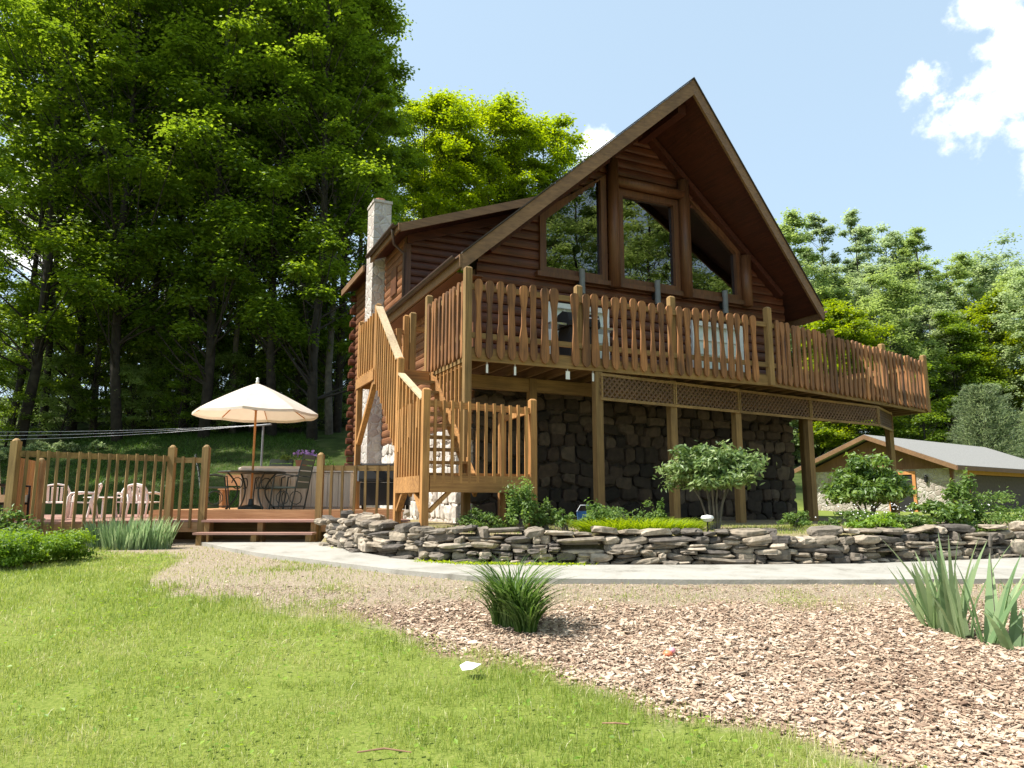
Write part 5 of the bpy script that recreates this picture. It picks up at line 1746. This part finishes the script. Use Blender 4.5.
blade_clump('daylily_clump', 'large clump of arching green daylily leaves in the wood chips', 'plant', L3(.02, 6.2, -.02), 150, 0.78, .017, .080, .95, 'daylily', seed=3, lean=.14, seg=8, tufts=((-.10, .08, .6, .78), (-.03, .05, 1.1, 1.04), (.05, -.02, 1.1, .95), (.09, -.12, .9, .72)))
ir = thing('iris_clump', 'pale green iris clump with broad sword leaves at the right of the chip bed', 'plant', L3(3.44, 5.85))
for k, (dx, dy, n, hgt) in enumerate(((.02, .52, 11, .56), (-.04, .30, 11, .60), (.02, .16, 15, .84), (.04, .0, 13, .70), (.12, -.12, 15, .70), (.24, -.24, 11, .54), (.38, -.32, 11, .48))):
    V, F, rn = blades_mesh(n, hgt, .056, .07, .12 + .12 * (k > 4), np.random.default_rng(60 + k), (1, 1), 6, 'iris', .34)
    V[:, 0] -= V[:, 2] * (.22 if k < 2 else .06 if k < 4 else -.10)
    o = link_mesh('sword_leaves', np_mesh('sword_leaves', V, F, M['iris'], rn), ir); o.location = (dx, dy, tz(3.44 + dx, 5.85 + dy) - tz(3.44, 5.85) - .02)
mb = MB(); mb.tube([(.2, -.1, 0), (.21, -.1, .5), (.22, -.1, .72)], .0035, 5); mb.tube([(.22, -.1, .70), (.225, -.1, .75), (.23, -.1, .80)], [.012, .018, .006], 6); mb.build('seed_stalk', M['bark_pale'], ir)
blade_clump('iris_row', 'dense row of upright iris leaves in front of the patio railing', 'plant', L3(-6.0, 11.75, -.02), 620, .52, .030, .62, .10, 'iris', ell=(1.05, .36), seed=9, lean=.22)
# clipped hedge at the left
hd = thing('hedge', 'low clipped bright green hedge at the left edge of the lawn', 'hedge', L3(-6.75, 9.55))
r = np.random.default_rng(77)
n = 330
hc = np.stack([r.uniform(-2.2, 1.0, n), r.uniform(-.7, .75, n), r.uniform(.04, .30, n)], 1)
hc[:, 0] += np.where(hc[:, 1] < -.2, -.45 * (-.2 - hc[:, 1]), 0)
V, F, rn = foliage(np.concatenate([hc, np.full((n, 3), .16)], 1), 300, .048, .020, r, up=.5, shell=.3)
link_mesh('leaves', np_mesh('leaves', V, F, M['hedge'], rn), hd)
mb = MB()
for i in range(12):
    p = hc[i]; mb = MB(); mb.tube([(p[0], p[1], -.05), (p[0], p[1], p[2])], .012, 5, cap=False); mb.build('stem', M['bark'], hd)
# plants along the patio edge above the hedge
shrub('leafy_perennial', 'dark leafy perennial between hedge and patio railing', 'plant', L3(-7.5, 11.05), .75, .3, .62, 26, 90, .06, 'herb', zoff=.1, seed=4, stems=6)
# ornamental shrubs before the house
shrub('rhododendron', 'pale-leaved dome shaped shrub on bare stems in front of the stone base', 'shrub', (2.98, 11.0, 1.12), .86, .75, .78, 84, 110, .095, 'rhodo', zoff=.66, stems=7, lob=.25, seed=11, wfac=.42)
shrub('rhododendron', 'broad dark green shrub on bare stems in front of the right deck posts', 'shrub', (5.92, 12.45, 1.12), .74, .7, .80, 90, 130, .095, 'rhodo2', zoff=.42, stems=7, lob=.27, seed=12, wfac=.45)
shrub('round_shrub', 'small round clipped shrub at the foot of a deck post', 'shrub', (4.35, 11.5, 1.18), .26, .24, .27, 22, 90, .045, 'herb', zoff=.02, seed=13, stems=4)
shrub('round_shrub', 'bright low shrub on the wall top before the right rhododendron', 'shrub', (4.85, 9.95, 1.17), .42, .3, .28, 22, 90, .055, 'hedge', zoff=.02, seed=14, stems=4)
shrub('peony', 'dark green leafy bush on the right part of the wall top', 'shrub', (5.95, 10.35, 1.15), .52, .40, .46, 28, 90, .085, 'rhodo2', zoff=.03, seed=15, stems=5)
shrub('tall_weed', 'tall leafy weed standing before the brown garage door', 'plant', (6.50, 10.75, 1.15), .26, .24, .90, 30, 60, .075, 'herb', zoff=.05, seed=16, stems=7, lob=.3)
shrub('flowering_weed', 'pale weedy bush at the right edge of the wall top', 'plant', (7.1, 10.85, 1.15), .85, .45, .50, 30, 90, .05, 'herb', zoff=.05, seed=17, stems=5)
shrub('fern_clump', 'low light green ferny plant left of the dark peony bush', 'plant', (5.3, 10.2, 1.2), .30, .25, .24, 20, 80, .05, 'herb', zoff=.03, seed=18, stems=4)
shrub('leafy_weed', 'tall leafy weed in front of the stair platform', 'plant', (.12, 10.35, 1.17), .34, .28, .72, 34, 80, .06, 'herb', zoff=.04, seed=19, stems=7, lob=.3)
shrub('leafy_weed', 'lower leafy weed at the left front post of the platform', 'plant', (-.42, 10.3, 1.17), .36, .26, .34, 22, 70, .05, 'herb', zoff=.03, seed=20, stems=5)
shrub('leafy_weed', 'broad leafy plant on the wall top right of the platform', 'plant', (1.20, 10.25, 1.17), .34, .28, .38, 26, 80, .06, 'herb', zoff=.03, seed=22, stems=5)
shrub('leafy_weed', 'small grey-green weed right of the platform post', 'plant', (.72, 10.3, 1.2), .18, .16, .28, 16, 50, .05, 'herb', zoff=.03, seed=23, stems=4)
shrub('leafy_weed', 'upright weed at the right end of the bright grass patch', 'plant', (2.0, 10.4, 1.2), .22, .18, .40, 18, 60, .055, 'herb', zoff=.03, seed=24, stems=5)
blade_clump('grass_patch', 'bright yellow-green grass patch on the wall top left of the small lamp', 'grass patch', (1.72, 10.05, 1.15), 2800, .29, .011, .72, .55, 'lush', ell=(1.1, .5), seed=25, lean=.75)
shrub('leafy_weed', 'low herb tuft in the middle of the bright grass patch', 'plant', (1.62, 10.2, 1.17), .55, .3, .30, 26, 50, .045, 'herb', zoff=.02, seed=44, stems=5)
r = np.random.default_rng(5)
def strip(name, label, pts, n, spread, hgt, mat, cat='ground cover'):
    P = np.array(pts); d = np.r_[0, np.cumsum(np.hypot(*np.diff(P, axis=0).T))]
    s_ = r.uniform(0, d[-1], n)
    x = np.interp(s_, d, P[:, 0]) + r.normal(0, spread, n); y = np.interp(s_, d, P[:, 1]) + r.normal(0, spread, n)
    V, F, rn = blades_mesh(n, hgt, .02, .01, .5, r, (1, 1), 3, mat, .9)
    V = V.reshape(n, -1, 3); V[:, :, 0] += x[:, None]; V[:, :, 1] += y[:, None]; V[:, :, 2] += terrain(x, y)[:, None] + .02
    o = link_mesh(name, np_mesh(name, V.reshape(-1, 3), F, M[mat], rn)); tag(o, label, cat, kind='stuff')
shrub('leafy_weed', 'tall pale weed standing left of the blue tub', 'plant', (.48, 10.5, 1.17), .20, .18, .46, 20, 60, .055, 'herb', zoff=.04, seed=41, stems=5)
shrub('leafy_weed', 'bushy green weed between the grass patch and the blue tub', 'plant', (1.42, 10.6, 1.17), .30, .24, .42, 24, 70, .06, 'herb', zoff=.04, seed=42, stems=5)
shrub('fern_clump', 'soft green clump under the right rhododendron', 'plant', (5.3, 11.6, 1.17), .5, .4, .26, 26, 80, .06, 'herb', zoff=.03, seed=43, stems=4)
strip('moss_strip', 'yellow-green ground cover along the foot of the stone wall', [(-1.15, 9.6), (-.6, 9.28), (.1, 9.2), (.9, 9.2)], 1500, .05, .09, 'lime')
strip('moss_tuft', 'yellow-green tuft at the left end of the stone wall', [(-2.75, 11.5), (-2.45, 11.2)], 220, .07, .06, 'lime')
# white flowering weeds on the right wall top and under it
def flowers(name, label, pts, n, spread, hgt, group=None, mat='petal_white'):
    P = np.array(pts)
    x = np.interp(r.uniform(0, 1, n), np.linspace(0, 1, len(P)), P[:, 0]); 
    mb = MB()
    for i in range(n):
        t = r.uniform(0, 1); xx = np.interp(t, np.linspace(0, 1, len(P)), P[:, 0]) + r.normal(0, spread); yy = np.interp(t, np.linspace(0, 1, len(P)), P[:, 1]) + r.normal(0, spread)
        z0 = tz(xx, yy); hh = hgt * r.uniform(.6, 1.15)
        q = .006 + .008 * r.uniform()
        mb.add([(xx - q, yy, z0 + hh), (xx, yy - q, z0 + hh), (xx + q, yy, z0 + hh), (xx, yy + q, z0 + hh), (xx, yy, z0 + hh + q * .8), (xx, yy, z0 + hh - q)],
               [(0, 1, 4), (1, 2, 4), (2, 3, 4), (3, 0, 4), (1, 0, 5), (2, 1, 5), (3, 2, 5), (0, 3, 5)])
    o = mb.build(name, M[mat]); tag(o, label, 'flowers', kind='stuff')
    return o
flowers('white_blossoms', 'scattered white flower heads over the right wall top', [(4.6, 10.3), (5.6, 10.6), (6.6, 11.0), (7.6, 11.4)], 150, .25, .34)
# petunias on the hot tub
pt = thing('petunia_pot', 'pot of purple petunias on the hot tub cover', 'flower pot', (-4.45, 15.6, UZ + .87))
mb = MB(); mb.lathe([(0, 0), (.1, 0), (.13, .14), (.12, .14), (.09, .12), (0, .12)], n=16); mb.build('pot', M['terracotta'], pt)
V, F, rn = foliage(np.array([[0, 0, .2, .22, .2, .1], [-.35, 0, .16, .12, .1, .1]]), 160, .05, .03, r); link_mesh('leaves', np_mesh('leaves', V, F, M['herb'], rn), pt)
V, F, rn = foliage(np.array([[.08, 0, .24, .26, .2, .12]]), 110, .065, .06, r); link_mesh('blossoms', np_mesh('blossoms', V, F, M['petal_purple'], rn), pt)
# pale low plants on the bank behind the patio
for i, (px, d, sc) in enumerate(((12, 24.5, 1.0), (38, 25, .9), (66, 25.5, .7), (-20, 24, 1.1), (98, 26, .5))):
    x = spot(px, d)
    shrub('bank_plant', ['pale grey-green plant on the bank at the far left', 'pale grey-green plant second from the left on the bank', 'low pale plant above the middle of the patio railing', 'pale plant cut by the left edge on the bank', 'small pale plant before the maple trunks on the bank'][i],
          'plant', L3(x, d), .7 * sc, .5 * sc, .55 * sc, 20, 60, .10, 'leaf_grey', zoff=.05, seed=30 + i, stems=4, group='pale plants on the bank')

# small garden things
lg = thing('garden_light', 'small white path light on a stake at the wall top', 'garden light', (2.55, 9.75, 1.2))
mb = MB(); mb.tube([(0, 0, -.1), (0, 0, .14)], .01, 6); mb.build('stake', M['black'], lg)
mb = MB(); mb.lathe([(0, .12), (.05, .13), (.085, .17), (.075, .2), (0, .215)], n=16); mb.build('lamp_head', M['white'], lg)
bb = thing('blue_tub', 'blue plastic tub standing on the soil under the deck', 'tub', (1.12, 11.1, 1.19))
mb = MB(); mb.lathe([(0, 0), (.13, 0), (.16, .24), (.17, .25), (.15, .25), (.12, .03), (0, .03)], n=20); mb.build('tub_body', M['blue'], bb)
mb = MB(); mb.tube([(-.16, 0, .24), (-.1, 0, .34), (.1, 0, .34), (.16, 0, .24)], .006, 5); mb.build('handle', M['white'], bb)
fs = stones_mesh([(0, 0, .07, .26, .22, .16, .3, .05)], 'garden_stone', M['wallstone'])
tag(link_mesh('garden_stone', fs, None, (-.52, 10.9, 1.22)), 'round grey stone lying behind the platform post', 'stone')
mb = MB(); mb.add([(-.05, -.04, .0), (.02, -.06, .012), (.07, .0, .03), (.04, .06, .02), (-.03, .05, .035), (-.07, .01, .02), (-.05, -.04, .004), (.02, -.06, .016), (.07, 0, .034), (.04, .06, .024), (-.03, .05, .039), (-.07, .01, .024)],
                  [(0, 1, 2, 3, 4, 5), (11, 10, 9, 8, 7, 6)] + [(i, (i + 1) % 6, 6 + (i + 1) % 6, 6 + i) for i in range(6)])
o = mb.build('paper_scrap', M['paper']); o.location = L3(-.27, 5.0, .05); tag(o, 'crumpled white paper scrap lying on the lawn', 'paper')
ty = thing('toy', 'small orange and pink plastic toy lying where grass meets chips', 'toy', L3(1.1, 5.42, .0)); ty.scale = (.75, .75, .75)
mb = MB(); mb.lathe([(0, 0), (.04, .01), (.05, .03), (.03, .055), (0, .06)], n=12); mb.build('orange_half', M['orange'], ty, smooth=True)
mb = MB(); mb.lathe([(0, .03), (.03, .04), (.03, .07), (0, .085)], c=(.045, .02, 0), n=12); mb.build('pink_half', M['pink'], ty, smooth=True)
for i, (x, y, a, L_) in enumerate(((-.62, 3.80, .2, .26), (.55, 4.15, 2.9, .14))):
    mb = MB(); mb.tube([(-L_ / 2, 0, .02), (0, .02, .03), (L_ / 2, -.01, .02)], [.004, .005, .003], 6); o = mb.build('stick', M['stick']); o.location = L3(x, y, .02); o.rotation_euler = (0, .05, a)
    tag(o, ['dry brown stick on the lawn at the bottom edge', 'short pale stick on the lawn below the chip bed'][i], 'stick')

# ------------------------------------------------------------------ lawn blades
def grass_field():
    r = np.random.default_rng(101)
    cand = []
    for (y0, y1, dens) in ((3.0, 5.2, 5600), (5.2, 7.2, 4200), (7.2, 9.5, 2600), (9.5, 12.4, 1700)):
        xm = y1 * .76 + 1.2
        n = int((y1 - y0) * 2 * xm * dens)
        x = r.uniform(-xm, xm, n); y = r.uniform(y0, y1, n)
        cand.append(np.stack([x, y], 1))
    P = np.concatenate(cand)
    x, y = P[:, 0], P[:, 1]
    lm = lawn_mask(x, y)
    mm = mulch_mask(x, y)
    strip_ = (y > 6.4) & (x > -5)
    sparse = sstep(.55, .75, fbm(x * 1.1, y * 1.1, 61)) * .75 * strip_ + .11 * strip_ + .010
    patch = (.35 + .65 * sstep(.25, .55, fbm(x * 2.2, y * 2.2, 71))) * (1 - .85 * sstep(.66, .74, fbm(x * 2.6 + 3, y * 3.4, 171)))
    inp = (y > np.interp(x, [p[0] for p in NEAR], [p[1] for p in NEAR]) - .05) & (y < np.interp(x, [p[0] for p in FAR], [p[1] for p in FAR]) + .5) & (x > -5.2)
    keep = r.uniform(size=len(x)) < np.where(inp, 0, np.maximum(lm * patch, sparse * (1 - mm)))
    keep &= ~((x < -5.9) & (y > 9.95) & (y < 11.0) & (x > -8.6))
    keep &= np.abs(x) < y * .74 + 1.2
    x, y, lm = x[keep], y[keep], lm[keep]
    n = len(x)
    lush = fbm(x * .8, y * .8, 81)
    h_ = (.026 + .036 * lush) * r.uniform(.5, 1.35, n)
    edge = np.exp(-((np.interp(x, LX, LY) - y) / .35) ** 2)
    h_ *= 1 + .9 * edge * r.uniform(0, 1, n)
    w = .0034 * r.uniform(.7, 1.5, n) * np.clip(y / 5.0, 1, 2.2)
    a = r.uniform(0, 2 * math.pi, n); ln = np.abs(r.normal(0, .55, n))
    z = terrain(x, y)
    V = np.zeros((n, 6, 3))
    fx, fy = np.cos(a), np.sin(a); b2 = a + r.uniform(0, 3.14, n); sx, sy = np.cos(b2), np.sin(b2)
    for i, t in enumerate((0, .55, 1.0)):
        o = ln * h_ * t ** 1.8; zz = h_ * t * (1 - .22 * ln * t)
        ww = w * (1, .8, .12)[i] * .5
        px, py = x + fx * o, y + fy * o
        V[:, 2 * i] = np.stack([px - sx * ww, py - sy * ww, z + zz - .004], 1); V[:, 2 * i + 1] = np.stack([px + sx * ww, py + sy * ww, z + zz - .004], 1)
    f = np.array([[0, 1, 3, 2], [2, 3, 5, 4]])
    F = (np.arange(n)[:, None, None] * 6 + f[None]).reshape(-1, 4)
    dry = sstep(.5, .75, fbm(x * 1.3, y * 1.3, 131)) * .22 + sstep(.6, .8, fbm(x * 4, y * 4, 141)) * .18
    rn = np.clip(.46 * r.uniform(size=n) + .34 * (1 - lush) + dry + (r.uniform(size=n) < .035) * .5, 0, 1)
    # broad clover leaves scattered through the sward
    o = link_mesh('grass', np_mesh('grass', V.reshape(-1, 3), F, M['grass'], np.repeat(rn, 2)))
    tag(o, 'sunlit lawn of short grass in the foreground', 'grass', kind='stuff')
    m = 9000
    xm = r.uniform(-7, 4, m); ym = r.uniform(3.2, 11, m)
    k = (r.uniform(size=m) < lawn_mask(xm, ym) * sstep(.42, .62, fbm(xm * .9, ym * .9, 33))) & (np.abs(xm) < ym * .74 + .2)
    xm, ym = xm[k], ym[k]; k = len(xm)
    nrm = unit(k, r) * .45 + np.array([0, 0, 1]); nrm /= np.linalg.norm(nrm, axis=1, keepdims=True)
    dv = unit(k, r); dv -= nrm * (dv * nrm).sum(1, keepdims=True); dv /= np.linalg.norm(dv, axis=1, keepdims=True)
    c = np.stack([xm, ym, terrain(xm, ym) + .04 + .02 * r.uniform(size=k)], 1)
    V, F = leaf_quads(c, dv, nrm, r.uniform(.02, .05, k), r.uniform(.015, .03, k), .1)
    o = link_mesh('clover', np_mesh('clover', V, F, M['hedge'], r.uniform(.3, 1, k)))
    tag(o, 'broad clover leaves scattered in the lawn', 'clover', kind='stuff')


grass_field()


def yard_grass():
    r = np.random.default_rng(404)
    n = 90000
    y = r.uniform(14.5, 30, n); x = r.uniform(-17, 0, n)
    hy = (x + .72) * .906 + (y - 11.5) * .423
    k = (hy < .7) & ~((y < 18.0) & (x > -11.6)) & (x > -y * .78)
    k &= r.uniform(size=n) < (.25 + .75 * sstep(.35, .6, fbm(x * .6, y * .6, 55)))
    x, y = x[k], y[k]; n = len(x)
    V, F, rn = blades_mesh(n, .16, .016, .01, .3, r, (1, 1), 2, 'grass', .8)
    V = V.reshape(n, -1, 3); V[:, :, 0] += x[:, None]; V[:, :, 1] += y[:, None]; V[:, :, 2] += terrain(x, y)[:, None] - .01
    tag(link_mesh('rough_grass', np_mesh('rough_grass', V.reshape(-1, 3), F, M['daylily'], np.clip(rn * .7, 0, 1))), 'shaded rough grass between the patio and the trees', 'grass', kind='stuff')  # darker daylily blades put the tree shade into the grass colour


yard_grass()


def chips():
    r = np.random.default_rng(202)
    n0 = 360000
    x = r.uniform(-4.6, 7.6, n0); y = np.where(r.uniform(size=n0) < .87, r.uniform(3.0, 7.9, n0), r.uniform(7.0, 11.6, n0))
    mm = mulch_mask(x, y)
    lm = lawn_mask(x, y)
    k = (r.uniform(size=n0) < np.maximum(mm * np.clip(1.25 - .03 * y, 0, 1), .34 * (1 - lm)) * (1 - lm * .75)) & (x < y * .76 + 2.0) & ~((y > np.interp(x, [p[0] for p in NEAR], [p[1] for p in NEAR]) - .03) & (x > -5.2))
    x, y, mm = x[k], y[k], mm[k]; n = len(x)
    L_ = np.clip(r.lognormal(-4.0, .62, n), .007, .075) * (.45 + .55 * mm); W_ = np.minimum(L_ * r.uniform(.25, .75, n), .04); T_ = np.clip(W_ * .25, .002, .006)
    yaw = r.uniform(0, 2 * math.pi, n); pit = r.normal(0, .2, n); rol = r.normal(0, .24, n)
    cy, sy, cp, sp, cr, sr = np.cos(yaw), np.sin(yaw), np.cos(pit), np.sin(pit), np.cos(rol), np.sin(rol)
    ex = np.stack([cy * cp, sy * cp, sp], 1); ey = np.stack([-sy * cr - cy * sp * sr, cy * cr - sy * sp * sr, cp * sr], 1); ez = np.cross(ex, ey)
    c = np.stack([x, y, terrain(x, y) + r.uniform(.0, .022, n) + np.abs(np.sin(pit)) * L_ * .3], 1)
    V = np.zeros((n, 8, 3))
    tp = r.uniform(.5, 1.0, (n, 4))
    for i, (a, b) in enumerate(((-1, -1), (1, -1), (1, 1), (-1, 1))):
        for j, e in enumerate((-1, 1)):
            V[:, i + 4 * j] = c + ex * (L_ * .5 * a * (.8 + .2 * tp[:, i]))[:, None] + ey * (W_ * .5 * b * tp[:, i])[:, None] + ez * (T_ * .5 * e)[:, None]
    f = np.array([[4, 5, 6, 7], [0, 1, 5, 4], [1, 2, 6, 5], [2, 3, 7, 6], [3, 0, 4, 7]])
    F = (np.arange(n)[:, None, None] * 8 + f[None]).reshape(-1, 4)
    rn = np.clip(r.beta(2.2, 1.9, n) + .5 * (fbm(x * 1.7, y * 1.7, 301) - .5) + .35 * (fbm(x * 6, y * 6, 305) - .5), 0, 1)
    o = link_mesh('wood_chips', np_mesh('wood_chips', V.reshape(-1, 3), F, M['chip'], np.repeat(rn, 5)))
    tag(o, 'pale brown wood chips spread over the planting bank', 'wood chips', kind='stuff')


chips()
